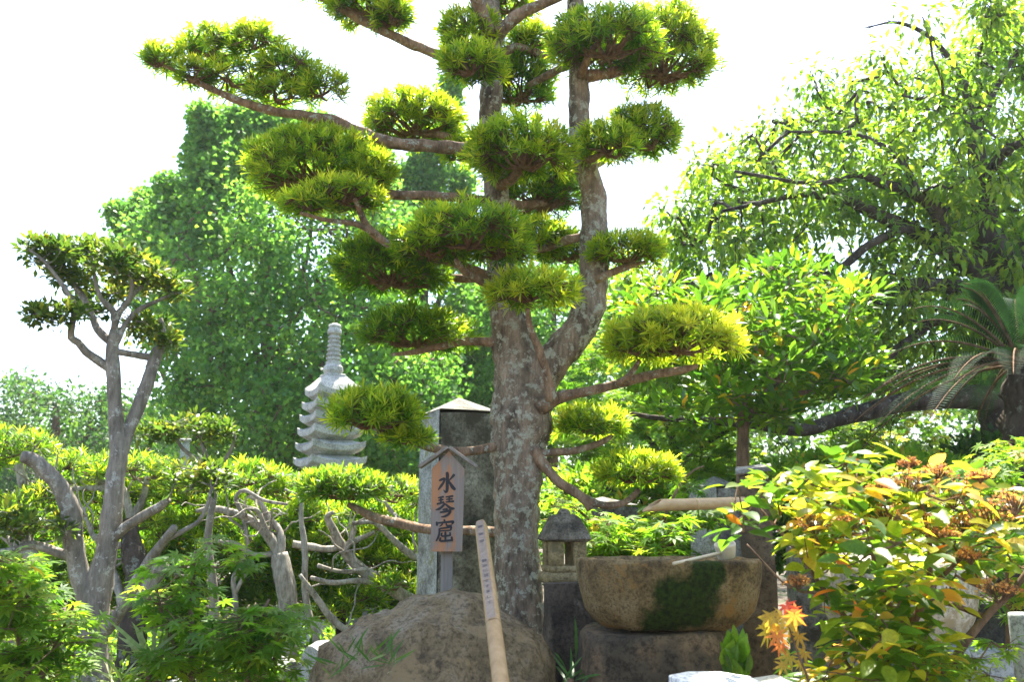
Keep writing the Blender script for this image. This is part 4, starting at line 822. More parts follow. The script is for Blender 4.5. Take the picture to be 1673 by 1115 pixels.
# ladle
t = thing('wooden_ladle', 'pale bamboo ladle resting on the rim of the water basin', 'ladle', P(1187, 912, 3.4))
c = P(1187, 912, 3.42); rad = M(17, 3.42); rings = []
for z, k in ((0, .80), (.004, .84), (.045, 1.0), (.052, 1.0), (.052, .90), (.008, .74)): rings.append(superring(c, rad * k, rad * k, c[2] + z, 2, 28))
Rl = rotx(math.radians(14)) @ roty(math.radians(-8)); cup = loft(rings); cup = ((cup[0] - c) @ Rl.T + c, cup[1])
MT['ladle'] = wood_mat('pale_bamboo', (.46, .38, .24), (.56, .47, .32), (.64, .55, .40), (30, 30, 8), .1, .5)
mk('cup', cup, MT['ladle'], t)
mk('handle', tube([P(1182, 903, 3.40), P(1140, 913, 3.33), P(1100, 922, 3.26)], [.006, .0065, .006], 8), MT['ladle'], t)

# stone lantern on its leaning slab
YS = 4.1
t = thing('stone_lantern', 'small brown stone lantern with open light box beside the big trunk', 'lantern', P(922, 950, YS) * V(1, 1, 0)); lc = P(922, 900, YS + .05)
zl = lambda y: P(922, y, YS)[2]; m_ = lambda w: M(w, YS)
def lring(wx, y, e=6): return superring(lc, m_(wx) / 2, m_(wx) / 2, zl(y), e, 32, math.radians(12))
mk('roof', roughen(loft([lring(62, 886, 9), lring(76, 882, 9), lring(74, 876, 9), lring(56, 858, 9), lring(42, 845, 9), lring(30, 841, 8)]), .004, 20, 1), MT['lantern_roof'], t, smooth=False)
mk('knob', roughen(loft([lring(20, 842, 2), lring(22, 838, 2), lring(16, 833, 2), lring(6, 831, 2)]), .001, 20, 1), MT['lantern_roof'], t)
R = rotz(math.radians(12)); hw = m_(29)
for sx in (-1, 1):
    for sy in (-1, 1): mk('corner_post', box(lc * V(1, 1, 0) + R @ V(sx * (hw - .028), sy * (hw - .028), 0) + V(0, 0, (zl(926) + zl(884)) / 2), (.058, .058, zl(884) - zl(926)), R, 1, .004), MT['lantern'], t)
mk('light_box_floor', box(lc * V(1, 1, 0) + V(0, 0, (zl(936) + zl(925)) / 2), (hw * 2 + .012, hw * 2 + .012, zl(925) - zl(936)), R, 1, .006), MT['lantern'], t)
mk('platform', roughen(loft([lring(64, 954), lring(78, 951), lring(78, 940), lring(66, 936)]), .003, 20, 2), MT['lantern'], t)
mk('pedestal', roughen(loft([lring(90, 1230), lring(72, 1100), lring(60, 1000), lring(58, 954)]), .006, 9, 2), MT['slab'], t)
sl_ = [(888, 955), (975, 952), (1010, 1150), (985, 1240), (960, 1240)]
v = np.array([P(x, y, 3.9) for x, y in sl_] + [P(x, y, 3.9) + V(0, .09, 0) for x, y in sl_]); n = len(sl_)
tag(mk('leaning_slab', roughen((v, [np.array([list(range(n - 1, -1, -1)), list(range(n, 2 * n))]), np.array([(i, (i + 1) % n, n + (i + 1) % n, n + i) for i in range(n)])]), .004, 6), MT['slab'], base=P(960, 1240, 3.9) * V(1, 1, 0), smooth=False), 'thin dark slab leaning below the stone lantern', 'slab')

# things right of the basin, behind the leafy shrub
YQ = 4.1
t = thing('stone_pot', 'big cream lotus-petalled stone pot half hidden behind the leafy shrub', 'pot', P(1468, 1060, YQ) * V(1, 1, 0)); qc = P(1468, 1000, YQ)
def prg(r0, y, amp): 
    k = np.arange(96) * 2 * math.pi / 96; rr = M(r0, YQ) * (1 + amp * np.abs(np.sin(k * 5)) - amp * .5); return np.stack([qc[0] + rr * np.cos(k), qc[1] + rr * np.sin(k), np.full(96, P(1468, y, YQ)[2])], -1)
mk('bowl', loft([prg(60, 1056, .0), prg(78, 1052, .03), prg(96, 1030, .07), prg(108, 1000, .09), prg(114, 965, .08), prg(112, 935, .05), prg(106, 915, .02), prg(98, 912, .0), prg(94, 920, 0), prg(80, 960, 0)]), MT['cream'], t)
mk('foot', loft([superring(qc, M(84, YQ), M(84, YQ), 0.0, 2, 40), superring(qc, M(80, YQ), M(80, YQ), P(1468, 1062, YQ)[2], 2, 40), superring(qc, M(64, YQ), M(64, YQ), P(1468, 1056, YQ)[2], 2, 40)]), MT['grey'], t)
for nm, lab, cat, x0, x1, y0, Y, dep, mat in [('grey_slab', 'flat grey stone slab in front of the cream pot', 'slab', 1500, 1680, 1062, 3.75, .35, 'concrete'), ('dark_block', 'dark stone block behind the low right of the shrub', 'stone block', 1560, 1660, 985, 4.6, .3, 'darkwall')]:
    a, b = P(x0, y0, Y), P(x1, y0, Y); tag(mk(nm, roughen(subdiv_box(((a[0] + b[0]) / 2, Y + dep / 2, a[2] / 2 - .05), (b[0] - a[0], dep, a[2] + .1), None, 1, 12, .05), .006, 8, x0), MT[mat], base=V((a[0] + b[0]) / 2, Y, 0)), lab, cat)
a = P(1676, 1003, 3.2); tag(mk('concrete_post', loft([superring(a, M(26, 3.2) * k, M(26, 3.2) * k, z, 2, 32) for k, z in ((.84, 0), (1, a[2] - .01), (.97, a[2]), (.7, a[2] + .001))]), MT['concrete'], base=a * V(1, 1, 0)), 'round pale concrete post cut by the right edge', 'post')
a = P(1170, 1110, 2.5); t = thing('white_table', 'low white octagonal table top at the bottom edge', 'table', a * V(1, 1, 0))
mk('table_top', loft([superring(a, M(62, 2.5), .13, a[2] - .03, 2.4, 8, .39), superring(a, M(64, 2.5), .135, a[2] - .025, 2.4, 8, .39), superring(a, M(64, 2.5), .135, a[2] - .003, 2.4, 8, .39), superring(a, M(62, 2.5), .13, a[2], 2.4, 8, .39)]), MT['white'], t, smooth=False)
mk('pedestal', loft([superring(a, .09, .09, 0, 2, 16), superring(a, .05, .05, .1, 2, 16), superring(a, .05, .05, a[2] - .031, 2, 16)]), MT['white'], t)
a = P(1278, 1106, 2.9); tag(mk('flat_stone', roughen(subdiv_box((a[0], 2.9, a[2] / 2 - .04), (M(84, 2.9), .2, a[2] + .08), None, .97, 10, .08), .008, 9), MT['grey'], base=V(a[0], 2.9, 0)), 'flat topped grey stone beside the orange maple sprig', 'stone')
a = P(1330, 1005, 4.4); tag(mk('grey_stele', roughen(subdiv_box((a[0], 4.4, P(1330, 890, 4.4)[2] / 2), (M(70, 4.4), .14, P(1330, 890, 4.4)[2]), None, .97, 16, .05), .006, 9), MT['mono'], base=V(a[0], 4.4, 0)), 'mottled grey stone slab behind the brown post', 'slab')
for (x, y, Y, w, h, lab) in [(530, 1050, 5.6, .34, .16, 'low pale stone on the ground left of the ochre boulder'), (455, 1075, 5.2, .26, .18, 'small grey stone beside the hollow bleached trunk'), (300, 1105, 5.4, .3, .14, 'small stone low between the green maples')]:
    a = P(x, y, Y); tag(mk('garden_stone', roughen(subdiv_box((a[0], Y, a[2] / 2 - .02), (w, w * .7, max(.1, a[2] + .04)), rotz(x), .8, 9, .2), .02, 7, x), MT['pale_skylit'], base=V(a[0], Y, 0)), lab, 'stone')
a = P(303, 722, 8.2); t = thing('stone_finial_post', 'small grey stone post top above the pruned trees on the left', 'post', a * V(1, 1, 0))
mk('shaft', box((a[0], 8.2, a[2] / 2), (.075, .075, a[2]), rotz(.3), 1, .006), MT['grey'], t, smooth=False); mk('cap', box((a[0], 8.2, a[2] + .012), (.1, .1, .024), rotz(.3), 1, .006), MT['grey'], t, smooth=False)

# ================================================================== SIGNBOARD
YN = 4.05
MT['board'] = wood_mat('weathered_sign_wood', (.20, .155, .125), (.27, .215, .175), (.34, .275, .22), (40, 40, 1.6), .35, .8, (.48, .20, .075), 7.0)
MT['board_grey'] = wood_mat('grey_weathered_wood', (.16, .135, .11), (.24, .205, .17), (.32, .28, .23), (40, 40, 2), .4, .85)
mi, n_, l_, b_ = nodes('black_ink'); b_.inputs['Base Color'].default_value = (.012, .012, .014, 1); b_.inputs['Roughness'].default_value = .6; MT['ink'] = mi
mi2, n_, l_, b_ = nodes('faded_ink'); b_.inputs['Base Color'].default_value = (.07, .06, .065, 1); b_.inputs['Roughness'].default_value = .7; MT['ink2'] = mi2
t = thing('wooden_signboard', 'roofed wooden signboard with black brush lettering before the monument', 'sign', P(726, 1000, YN) * V(1, 1, 0))
ba, bb = P(733, 738, YN), P(729, 902, YN)
ux = V(1, 0, 0); uz = unit(ba - bb) * V(1, 0, 1); uz = unit(uz); uy = np.cross(uz, ux); Rb = np.stack([ux, uy, uz], 1)   # board's axes
bw = M(53, YN); bh = np.linalg.norm(ba - bb); org = bb
def B(u, w_, off=0.0): return org + ux * u + uz * w_ + uy * off
wt, wb_ = bw * .5, bw * .47; sh = bh - M(28, YN)
pf = [(-wb_, 0), (wb_, 0), (wt, sh), (0, bh), (-wt, sh)]
v = np.array([B(u, w_, 0) for u, w_ in pf] + [B(u, w_, .03) for u, w_ in pf])
mk('board', (v, [np.array([(0, 1, 2, 3, 4), (9, 8, 7, 6, 5)]), np.array([(i, 5 + i, 5 + (i + 1) % 5, (i + 1) % 5) for i in range(5)])]), MT['board'], t, smooth=False)
for s in (-1, 1):
    ax_ = B(0, bh + .012, .015); en = B(s * M(46, YN), bh - M(28, YN) * .98, .015); L_ = np.linalg.norm(en - ax_); dx = unit(en - ax_); dz = unit(np.cross(dx, uy)) * (1 if s < 0 else -1); dz = dz if dz[2] > 0 else -dz
    Rr = np.stack([dx, np.cross(dz, dx), dz], 1); mk('roof_board', box((ax_ + en) / 2 - V(0, .012 if s < 0 else .0, 0) * .2 + dz * .006, (L_, .085, .014), Rr, 1, .002), MT['board_grey'], t, smooth=False)
pz = B(0, 0.02, .05); mk('post', box((pz[0], pz[1], (pz[2] + .12) / 2), (M(19, YN), .03, pz[2] + .12), None, 1, .002), MT['board_grey'], t, smooth=False)
ink_lines = [('water', [[(.50, .0, .10), (.55, .12, .13), (.54, .5, .12), (.53, .85, .12), (.46, .97, .08), (.33, .84, .02)], [(.10, .42, .05), (.22, .37, .10), (.40, .31, .08), (.34, .50, .09), (.22, .66, .10), (.06, .86, .05)], [(.92, .10, .10), (.84, .20, .10), (.62, .42, .04)], [(.58, .38, .05), (.70, .55, .10), (.82, .72, .14), (.97, .86, .10)]]),
 ('harp', [[(.12, .12, .05), (.44, .06, .08)], [(.14, .23, .05), (.42, .19, .07)], [(.06, .40, .07), (.46, .31, .08)], [(.28, .06, .07), (.28, .38, .07)], [(.52, .08, .05), (.93, .03, .08)], [(.54, .19, .05), (.90, .16, .07)], [(.52, .31, .05), (.97, .27, .08)], [(.72, .04, .07), (.72, .33, .07)],
  [(.50, .36, .08), (.34, .52, .09), (.18, .62, .09), (.0, .66, .03)], [(.50, .38, .06), (.68, .52, .09), (.82, .60, .12), (1.0, .60, .06)], [(.36, .66, .06), (.64, .61, .08)], [(.22, .78, .06), (.50, .74, .08), (.76, .70, .10), (.70, .84, .09), (.50, .95, .08), (.28, .98, .03)]]),
 ('cave', [[(.46, -.02, .07), (.52, .09, .09)], [(.08, .08, .08), (.10, .28, .09)], [(.10, .15, .06), (.60, .11, .08), (.95, .09, .10), (.86, .22, .04)], [(.40, .15, .06), (.34, .24, .06), (.22, .31, .03)], [(.58, .15, .06), (.62, .26, .07), (.88, .26, .07)], [(.24, .40, .06), (.60, .36, .07), (.84, .33, .08), (.80, .49, .07)], [(.26, .51, .05), (.80, .48, .06)], [(.23, .38, .08), (.22, .60, .08), (.16, .80, .09), (.04, .98, .05)],
  [(.54, .54, .08), (.54, .92, .08)], [(.36, .58, .07), (.36, .74, .07), (.80, .71, .07)], [(.78, .56, .07), (.80, .74, .07)], [(.30, .80, .08), (.29, .96, .08), (.88, .93, .08)], [(.87, .76, .08), (.90, .98, .09)]])]
def brush(strokes, fn, aspect):
    gs = []
    for si, st in enumerate(strokes):
        st = np.array(st, float); p = np.c_[st[:, 0], st[:, 1] * aspect, np.zeros(len(st))]; p, r_ = spline(p, st[:, 2] * 1.4, .04)
        tg = unit(np.gradient(p, axis=0)); nn = np.c_[-tg[:, 1], tg[:, 0]]; n = len(p)
        k0 = np.array([1.0] * n); k0[0] = .65; k0[-1] = .6; hw_ = r_ * .5 * k0
        vs = [fn(p[i, 0] + s * nn[i, 0] * hw_[i], p[i, 1] / aspect + s * nn[i, 1] * hw_[i] / aspect, .0012 + si * .00018) for i in range(n) for s in (-1, 1)]
        q = np.array([(2 * i, 2 * i + 1, 2 * i + 3, 2 * i + 2) for i in range(n - 1)]); gs.append((np.array(vs), [q]))
    return join(*gs)
for (nm, st), (y0, y1, x0, x1) in zip(ink_lines, ((772, 806, 714, 745), (810, 846, 711.5, 743), (850, 886, 711, 742))):
    def fn(u, v_, off, y0=y0, y1=y1, x0=x0, x1=x1):
        px = x0 + (x1 - x0) * u; py = y0 + (y1 - y0) * v_; q = P(px, py, YN); w_ = (q[2] - org[2]) / uz[2]; return B(q[0] - org[0] - uz[0] * w_, w_, -off)
    mk('lettering', brush(st, fn, 1.12), MT['ink'], t, smooth=False)

# ================================================================== BAMBOO LISTENING POLE
pa, pb = P(785.5, 856, 3.42), P(818, 1115, 2.62); dv = unit(pb - pa); Lp = np.linalg.norm(pb - pa); ext = pa[2] / -dv[2]
foot = pa + dv * ext
t = thing('bamboo_pole', 'leaning bamboo pole with shaved face and small vertical writing', 'pole', foot)
fn_ = unit(V(-.06, -1, 0) - dv * np.dot(V(-.06, -1, 0), dv)); sd_ = unit(np.cross(fn_, dv)); sd_ = sd_ if sd_[0] > 0 else -sd_
rp = .0235; k = np.arange(28) * 2 * math.pi / 28 + .11; flat = rp * .80
rings = []; nodes_at = (.36, .66); Lsh = .70 * Lp
ls = np.unique(np.concatenate([np.linspace(0, ext, 60), [Lsh - .02, Lsh, Lsh + .03]]))
for s in ls:
    f = np.cos(k); cut = flat if s < Lsh else flat + (rp - flat) * min(1, (s - Lsh) / .03); ff = np.minimum(f * rp, cut)
    sc = 1 - .25 * max(0, 1 - s / .012)
    rings.append(pa + dv * s + (ff[:, None] * fn_ + (np.sin(k) * rp)[:, None] * sd_) * sc)
mk('shaft', loft(rings), MT['pole'], t)
hw = math.sqrt(rp ** 2 - flat ** 2) * .94
v = np.array([pa + dv * s + fn_ * (flat + .0006) + sd_ * w_ for s, w_ in ((.015, -hw), (.015, hw), (Lsh - .004, hw), (Lsh - .004, -hw))]); mk('shaved_face', (v, [np.array([(0, 1, 2, 3)])]), MT['shaved'], t, smooth=False)
for s in (.42, Lsh + .005, 1.25, 1.7):
    if s < ext: mk('node_ring', tube([pa + dv * (s - .003), pa + dv * s, pa + dv * (s + .003)], [rp * .99, rp * (1.03 if s > Lsh else .82), rp * .99] if s > Lsh else [.001, .0012, .001], 24, step=.002) if s > Lsh else box(pa + dv * s + fn_ * (flat + .0008), (hw * 2, .0016, .0024), np.stack([sd_, fn_, np.cross(sd_, fn_)], 1)), MT['joint'], t)
def text_mesh(ch, size):
    cu = bpy.data.curves.new('glyph', 'FONT'); cu.body = ch; cu.size = size; cu.align_x = 'CENTER'; cu.align_y = 'CENTER'; cu.offset = size * .012
    ob = bpy.data.objects.new('glyph', cu); COL.objects.link(ob); bpy.context.view_layer.update()
    me = bpy.data.meshes.new_from_object(ob.evaluated_get(bpy.context.evaluated_depsgraph_get()))
    v = np.zeros(len(me.vertices) * 3); me.vertices.foreach_get('co', v); fs = {}
    for p in me.polygons: fs.setdefault(len(p.vertices), []).append(list(p.vertices))
    bpy.data.objects.remove(ob); bpy.data.curves.remove(cu); bpy.data.meshes.remove(me)
    return v.reshape(-1, 3), [np.array(x) for x in fs.values()]
def column(chars, s0, s1, size):
    gs = []
    for i, ch in enumerate(chars):
        vv, ff = text_mesh(ch, size)
        if len(vv) == 0: continue
        s = s0 + (s1 - s0) * i / max(1, len(chars) - 1); gs.append((pa + dv * s + fn_ * (flat + .0012) + vv[:, 0:1] * sd_ - vv[:, 1:2] * dv, ff))
    return join(*gs)
def s_at(y):
    ss = np.linspace(0, ext, 400); return float(np.interp(y, to_px(pa + dv * ss[:, None])[1], ss))
mk('lettering', column('聴音筒', s_at(869), s_at(893), .019), MT['ink2'], t, smooth=False)
mk('lettering', column('静寂に耳をすまして', s_at(925), s_at(994), .0185), MT['ink2'], t, smooth=False)

# ================================================================== FOREGROUND PLANTS
def maple(name, label, base, stems, sprays, Y, mat='maple', size=(.045, .07), per=16, singles=300, tint=(0, 1), group=None, rad=.13, mode='layer'):
    t = thing(name, label, 'maple', base, group); L = []
    for i, pts in enumerate(stems):
        p, r = limb(pts, Y); mk('stem', tube(p, r, 7, .1, 10, .04), MT['bark_tan'], t); L.append(spline(p, r)[0])
    L = np.concatenate(L); cen = np.array(sprays); pos, d, nr, sz, ti = clump_leaves(cen, rad, per, mode, size, .35, tint)
    mk('twigs', join(attach_twigs(cen, L, .004, .002), sticks(np.repeat(cen, per, 0), pos, .0012, .0008, 3)), MT['twig'], t, kind='stuff')
    leaves(t, 'palm', mat, pos, d, nr, sz, ti, singles); return t
def ctr(poly, n, Y, dep, hole=0.): return clump_centres(poly, n, Y, dep, 30, hole, 45, Y)
maple('japanese_maple', 'green maple spilling into the bottom left corner', P(40, 1160, 3.4) * V(1, 1, 0), [[(45, 1200, 9), (40, 1080, 7), (20, 1000, 4), (10, 930, 2)], [(45, 1150, 6), (90, 1060, 4), (120, 990, 2)]],
      ctr([(-30, 915), (10, 895), (40, 955), (90, 975), (130, 975), (130, 1040), (130, 1130), (-30, 1130)], 64, 3.4, .35, .15), 3.4, tint=(.1, 1))
maple('japanese_maple', 'green maple bush between the forked grey tree and the hollow bleached trunk', P(315, 1160, 3.6) * V(1, 1, 0), [[(315, 1230, 7), (314, 1120, 5), (312, 1000, 4), (320, 900, 2)], [(405, 1230, 6), (405, 1120, 5), (410, 1040, 3), (440, 980, 2)], [(315, 1120, 4), (270, 1020, 3), (255, 960, 2)]],
      np.vstack([ctr([(250, 980), (272, 930), (300, 890), (370, 880), (400, 910), (380, 945), (345, 970), (330, 1010), (400, 1000), (470, 1000), (480, 1040), (460, 1080), (470, 1130), (240, 1130), (255, 1050)], 70, 3.6, .35, .2)]), 3.6, tint=(0, .8))
maple('japanese_maple', 'airy maple with pink-tipped young leaves behind the water basin', P(1080, 1000, 4.9) * V(1, 1, 0), [[(1080, 1050, 5), (1078, 930, 4), (1085, 850, 3), (1120, 780, 2), (1150, 762, 1)], [(1078, 930, 4), (1000, 880, 3), (940, 830, 2)], [(1080, 900, 3), (1150, 860, 2), (1210, 830, 1.5)]],
      np.vstack([ctr([(895, 770), (950, 830), (1040, 850), (1100, 800), (1150, 755), (1160, 775), (1110, 830), (1200, 838), (1130, 870), (1130, 915), (890, 915), (890, 830)], 70, 4.9, .45, .2)]), 4.9, tint=(.1, 1), size=(.05, .075))
maple('japanese_maple', 'maple with red-tipped leaves at the right edge beyond the shrub', P(1640, 1000, 4.2) * V(1, 1, 0), [[(1650, 1100, 6), (1645, 900, 4), (1630, 780, 2)]],
      ctr([(1580, 790), (1610, 740), (1640, 722), (1700, 720), (1740, 900), (1700, 1010), (1600, 985), (1570, 870)], 60, 4.2, .4, .1), 4.2, tint=(.1, 1))
maple('low_maple', 'low sunlit maple seedling at the bottom right under the shrub', P(1600, 1130, 2.7) * V(1, 1, 0), [[(1580, 1200, 3), (1585, 1110, 2), (1620, 1050, 1)]],
      ctr([(1440, 1085), (1520, 1050), (1600, 1060), (1673, 1040), (1690, 1130), (1440, 1130)], 22, 2.7, .2, .2), 2.7, tint=(.5, 1), per=12, rad=.08, size=(.03, .05), singles=200)
# the orange sprig
t = thing('orange_maple_sprig', 'bright red and orange young maple sprig before the brown post', 'maple', P(1330, 1130, 2.35) * V(1, 1, 0))
p, r = limb([(1335, 1240, 2.2), (1325, 1130, 2), (1308, 1080, 1.8), (1295, 1045, 1.5), (1288, 1020, 1.2)], 2.35); mk('stem', tube(p, r, 6), MT['twig'], t)
lp = [(1262, 1025, 24, .1), (1280, 1015, 26, .15), (1252, 1040, 22, .1), (1292, 1028, 24, .2), (1270, 1045, 20, .75), (1300, 1000, 18, .95), (1284, 996, 18, 1.0), (1306, 1045, 18, .3), (1258, 1012, 20, .2), (1275, 1060, 15, .8), (1290, 1080, 20, .1), (1306, 1088, 20, .15), (1315, 1072, 16, .3), (1280, 1092, 15, .2), (1298, 1012, 20, .6), (1308, 1008, 16, .9), (1268, 1032, 20, .4)]
pos = np.array([P(x, y - s * .3, 2.35 + rng.uniform(-.04, .04)) for x, y, s, c in lp]); N = len(lp)
leaves(t, 'palm', 'redmaple', pos, unit(V(-.25, -.1, -1) + rng.normal(size=(N, 3)) * .35), unit(V(0, -1, .45) + rng.normal(size=(N, 3)) * .35), np.array([M(s * 1.35, 2.35) for x, y, s, c in lp]), np.array([c for *_, c in lp]), 300)
# broad-leaved plant at the foot of the basin
t = thing('ground_plant', 'bright green broad-leaved plant at the right foot of the basin', 'plant', P(1200, 1120, 3.2) * V(1, 1, 0))
N = 22; b = P(1203, 1098, 3.15); pos = b + rng.normal(size=(N, 3)) * V(.025, .02, .03); d = unit(rng.normal(size=(N, 3)) * V(.38, .3, .1) + V(0, -.15, 1)); leaves(t, 'ovate', 'broad', pos, d, unit(V(0, -1, .3) + rng.normal(size=(N, 3)) * .4), rng.uniform(.06, .12, N), rng.uniform(.45, .85, N), 100)
mk('stem', tube([b * V(1, 1, 0), b], [.008, .006], 6), MT['twig'], t)
for nm, lab, x, y, Y, n, L0, L1, tn in [('grass_clump', 'dark strap-leaved clump between the boulder and the basin block', 932, 1110, 3.35, 12, .08, .17, (0, .6)), ('grass_clump', 'pale striped grass clump at the bottom left below the grey tree', 245, 1090, 3.5, 34, .12, .22, (.8, 1)), ('grass_clump', 'pale spiky leaves at the bottom beside the forked grey trunk', 190, 1125, 3.6, 16, .12, .2, (.75, 1))]:
    b = P(x, y, Y); t = tag(thing(nm, lab, 'grass', b * V(1, 1, 0)), lab); pos = b + rng.normal(size=(n, 3)) * .02; d = unit(rng.normal(size=(n, 3)) * V(1, 1, .3) + V(0, -.1, .75)); leaves(t, 'strap', 'blade', pos, d, unit(rng.normal(size=(n, 3)) * .3 + V(0, -.6, .8)), rng.uniform(L0, L1, n), rng.uniform(*tn, n), 60, 'blade'); mk('crown_base', tube([b * V(1, 1, 0), b], [.02, .012], 7), MT['twig'], t)

# the leafy flowering shrub on the right
YV = 2.75
t = thing('flowering_shrub', 'large leafy shrub with yellow-green leaves and orange flower heads at lower right', 'shrub', P(1500, 1140, YV) * V(1, 1, 0))
stems = [[(1500, 1260, 9), (1470, 1090, 8), (1480, 1040, 7), (1510, 980, 6), (1520, 900, 4), (1500, 800, 3)], [(1520, 1200, 9), (1560, 1080, 7), (1610, 1010, 6), (1660, 960, 5), (1700, 900, 4)], [(1470, 1080, 6), (1400, 1030, 5), (1350, 970, 4), (1300, 900, 3), (1240, 830, 2)], [(1480, 1040, 5), (1440, 960, 4), (1420, 880, 3), (1400, 790, 2)], [(1610, 1010, 5), (1540, 985, 4), (1470, 985, 3)], [(1510, 970, 4), (1580, 900, 3), (1620, 820, 2)], [(1660, 960, 4), (1600, 960, 3), (1560, 940, 2)], [(1350, 970, 3), (1290, 960, 2), (1220, 890, 1.5)], [(1400, 1030, 3), (1380, 1080, 3), (1420, 1110, 2)]]
L = []
for i, pts in enumerate(stems):
    p, r = limb(pts, YV + .05 * (i % 3), YV + .08 * ((i * 7) % 5) - .15); mk('stem', tube(p, r, 7, .1, 12), MT['bark_tan'] if i % 2 else MT['twig'], t); L.append(spline(p, r)[0])
L = np.concatenate(L)
poly = [(1275, 850), (1262, 790), (1290, 775), (1330, 765), (1380, 745), (1420, 745), (1460, 770), (1540, 765), (1600, 790), (1660, 815), (1720, 830), (1720, 950), (1640, 930), (1600, 920), (1560, 960), (1530, 1000), (1520, 1040), (1530, 1080), (1560, 1130), (1320, 1130), (1320, 1085), (1370, 1050), (1350, 1010), (1320, 960), (1300, 910), (1290, 880)]
cen = clump_centres(poly, 310, YV, .42, 70, .15, 50, 2.0); cen = np.vstack([cen, [P(x, y, YV - .15 + rng.uniform(-.1, .1)) for x, y in ((1205, 795), (1200, 840), (1195, 860), (1215, 870), (1290, 780), (1250, 800), (1390, 752), (1425, 752))]])
n0 = len(cen); per = 6; N = n0 * per
az = rng.uniform(0, 6.28, (n0, 1)) + np.arange(per)[None] * 2.4; d = np.stack([np.cos(az), np.sin(az), rng.normal(-.12, .35, az.shape)], -1).reshape(-1, 3); d = unit(d)
pos = np.repeat(cen, per, 0) + d * .02 + rng.normal(size=(N, 3)) * .018; nr = unit(V(0, -.15, 1) + rng.normal(size=(N, 3)) * .38)
px_, py_, _ = to_px(pos); ct = rng.normal(.56, .22, n0); ti = np.clip(np.repeat(ct, per) + rng.normal(0, .10, N), 0, .96); ti[rng.random(N) < .012] = 1.0
leaves(t, 'ovate', 'shrub', pos, d, nr, rng.uniform(.05, .088, N), ti, 300)
mk('twigs', attach_twigs(cen, L, .0035, .002), MT['twig'], t, kind='stuff')
# flower heads: flat sprays of tiny buds on thin stalks
tb = rand_unit(10)
for (x, y, w) in [(1480, 785, 34), (1555, 800, 34), (1450, 835, 30), (1330, 852, 26), (1390, 850, 18), (1515, 855, 28), (1620, 840, 30), (1655, 815, 28), (1570, 850, 22), (1600, 775, 16), (1530, 770, 20), (1485, 755, 14), (1302, 950, 16), (1630, 960, 26), (1440, 800, 20), (1540, 870, 20), (1585, 905, 18)]:
    c = P(x, y, YV - .2 + rng.uniform(-.12, .12)); n = 70; o = rand_unit(n) * rng.random((n, 1)) ** .35 * V(1, .8, .55) * M(w * 1.35, YV); o[:, 2] = np.abs(o[:, 2]) * 1.2 - M(w, YV) * .3; q = c + o; b = c - V(0, 0, M(w, YV) * .9)
    g, tt = scatter('fan', np.repeat(q, 3, 0), rand_unit(n * 3), rand_unit(n * 3), np.full(n * 3, .0072), np.clip(np.repeat(rng.normal(.45, .25, n), 3), 0, 1))
    fh = mk('flower_head', g, MT['flower'], t, tint=tt, kind='stuff'); mk('stalks', join(sticks(np.repeat(b[None], n, 0) * .55 + q * .45, q, .0011, .0008, 3), sticks(np.repeat(b[None], 14, 0), (np.repeat(b[None], n, 0) * .55 + q * .45)[:14], .0018, .0011, 3)), MT['twig'], fh, kind='stuff')

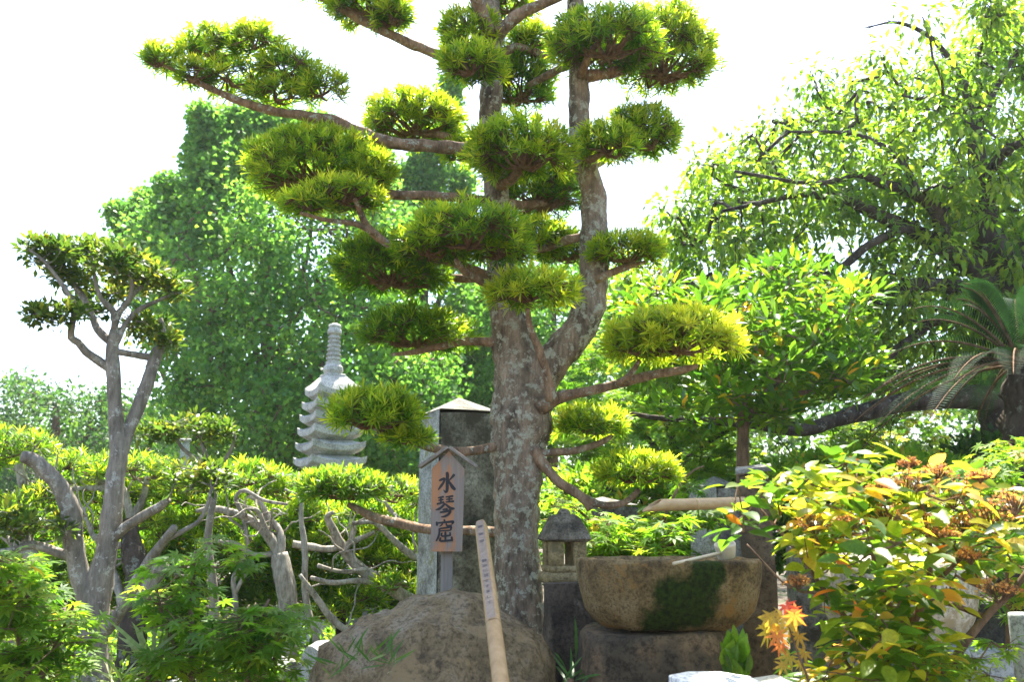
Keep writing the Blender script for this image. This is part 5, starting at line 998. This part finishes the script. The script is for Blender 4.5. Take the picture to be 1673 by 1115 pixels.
# ------------------------------------------------------------------ clipped shrubs filling the middle distance
for (x, y, rx, ry, Y, n, mat, lab) in [(90, 930, 150, 90, 7.4, 300, 'broad', 'fresh green shrub mound behind the pruned trees at far left'), (330, 920, 160, 95, 7.3, 320, 'broad', 'fresh green shrub mound behind the maple bush'), (560, 930, 170, 110, 7.2, 360, 'broad', 'mid green shrub mound behind the pale twisted branches'), (760, 900, 120, 120, 8.5, 220, 'wood', 'dark shrub behind the stone monument'),
    (1010, 830, 130, 60, 8.0, 240, 'maple', 'sunlit green shrub behind the stone lantern'), (1420, 800, 200, 50, 7.4, 320, 'maple', 'bright low shrub beyond the flowering shrub'), (1650, 790, 130, 70, 7.8, 220, 'wood', 'dark shrub below the sago palm'), (1180, 880, 150, 80, 8.4, 240, 'wood', 'shaded shrub behind the bamboo spout')]:
    t = thing('rounded_shrub', lab, 'shrub', P(x, 950, Y) * V(1, 1, 0)); c = P(x, y, Y); o = unit(rng.normal(size=(n, 3))) * rng.uniform(.55, 1, (n, 1)) ** .5; o[:, 2] = np.where(o[:, 2] < -.6, -o[:, 2], o[:, 2])
    cen = c + o * V(M(rx, Y), M(rx, Y) * .6, M(ry, Y)); pos, d, nr, sz, ti = clump_leaves(cen, .13, 26, 'up', (.05, .085)); g, tt = scatter('simple', pos, d, nr, sz, ti); mk('foliage', g, MT[mat], t, tint=tt, kind='stuff')
    mk('stem', tube([c * V(1, 1, 0), c], [.05, .03], 7), MT['bark_dark'], t); mk('twigs', attach_twigs(cen, np.linspace(c * V(1, 1, .3), c, 12), .008, .003), MT['bark_dark'], t, kind='stuff')

# ------------------------------------------------------------------ low ground cover under the pruned trees
n = 1500; x = rng.uniform(-4.2, 3.2, n); y = rng.uniform(4.0, 9.5, n); cen = np.stack([x, y, rng.uniform(.04, .34, n) * (.4 + .6 * (rng.random(n) < .5))], -1)
cen = cen[(np.abs(x - .45) > .55) | (y > 4.9)]
pos, d, nr, sz, ti = clump_leaves(cen, .12, 18, 'up', (.04, .08)); g, tt = scatter('simple', pos, d, nr, sz, ti)
tag(mk('ground_cover', g, MT['maple'], tint=tt), 'low green ground cover under the pruned trees', kind='stuff')

# ------------------------------------------------------------------ summer haze: one closed box of thin air round everything
m = bpy.data.materials.new('thin_haze'); m.use_nodes = True; nn = m.node_tree.nodes; nn.remove(nn['Principled BSDF'])
pv = nn.new('ShaderNodeVolumePrincipled'); pv.inputs['Color'].default_value = (.92, .96, 1, 1); pv.inputs['Density'].default_value = HAZE; pv.inputs['Anisotropy'].default_value = .35
m.node_tree.links.new(pv.outputs[0], nn['Material Output'].inputs['Volume'])
bpy.context.view_layer.update(); top = max((o.matrix_world @ Vector(c_))[2] for o in COL.objects if o.type == 'MESH' for c_ in o.bound_box) + .4
tag(mk('haze', box((0, 600, top / 2 - .55), (1840, 1840, top + 1.1)), m, smooth=False), 'thin bright summer haze filling the garden', kind='stuff')
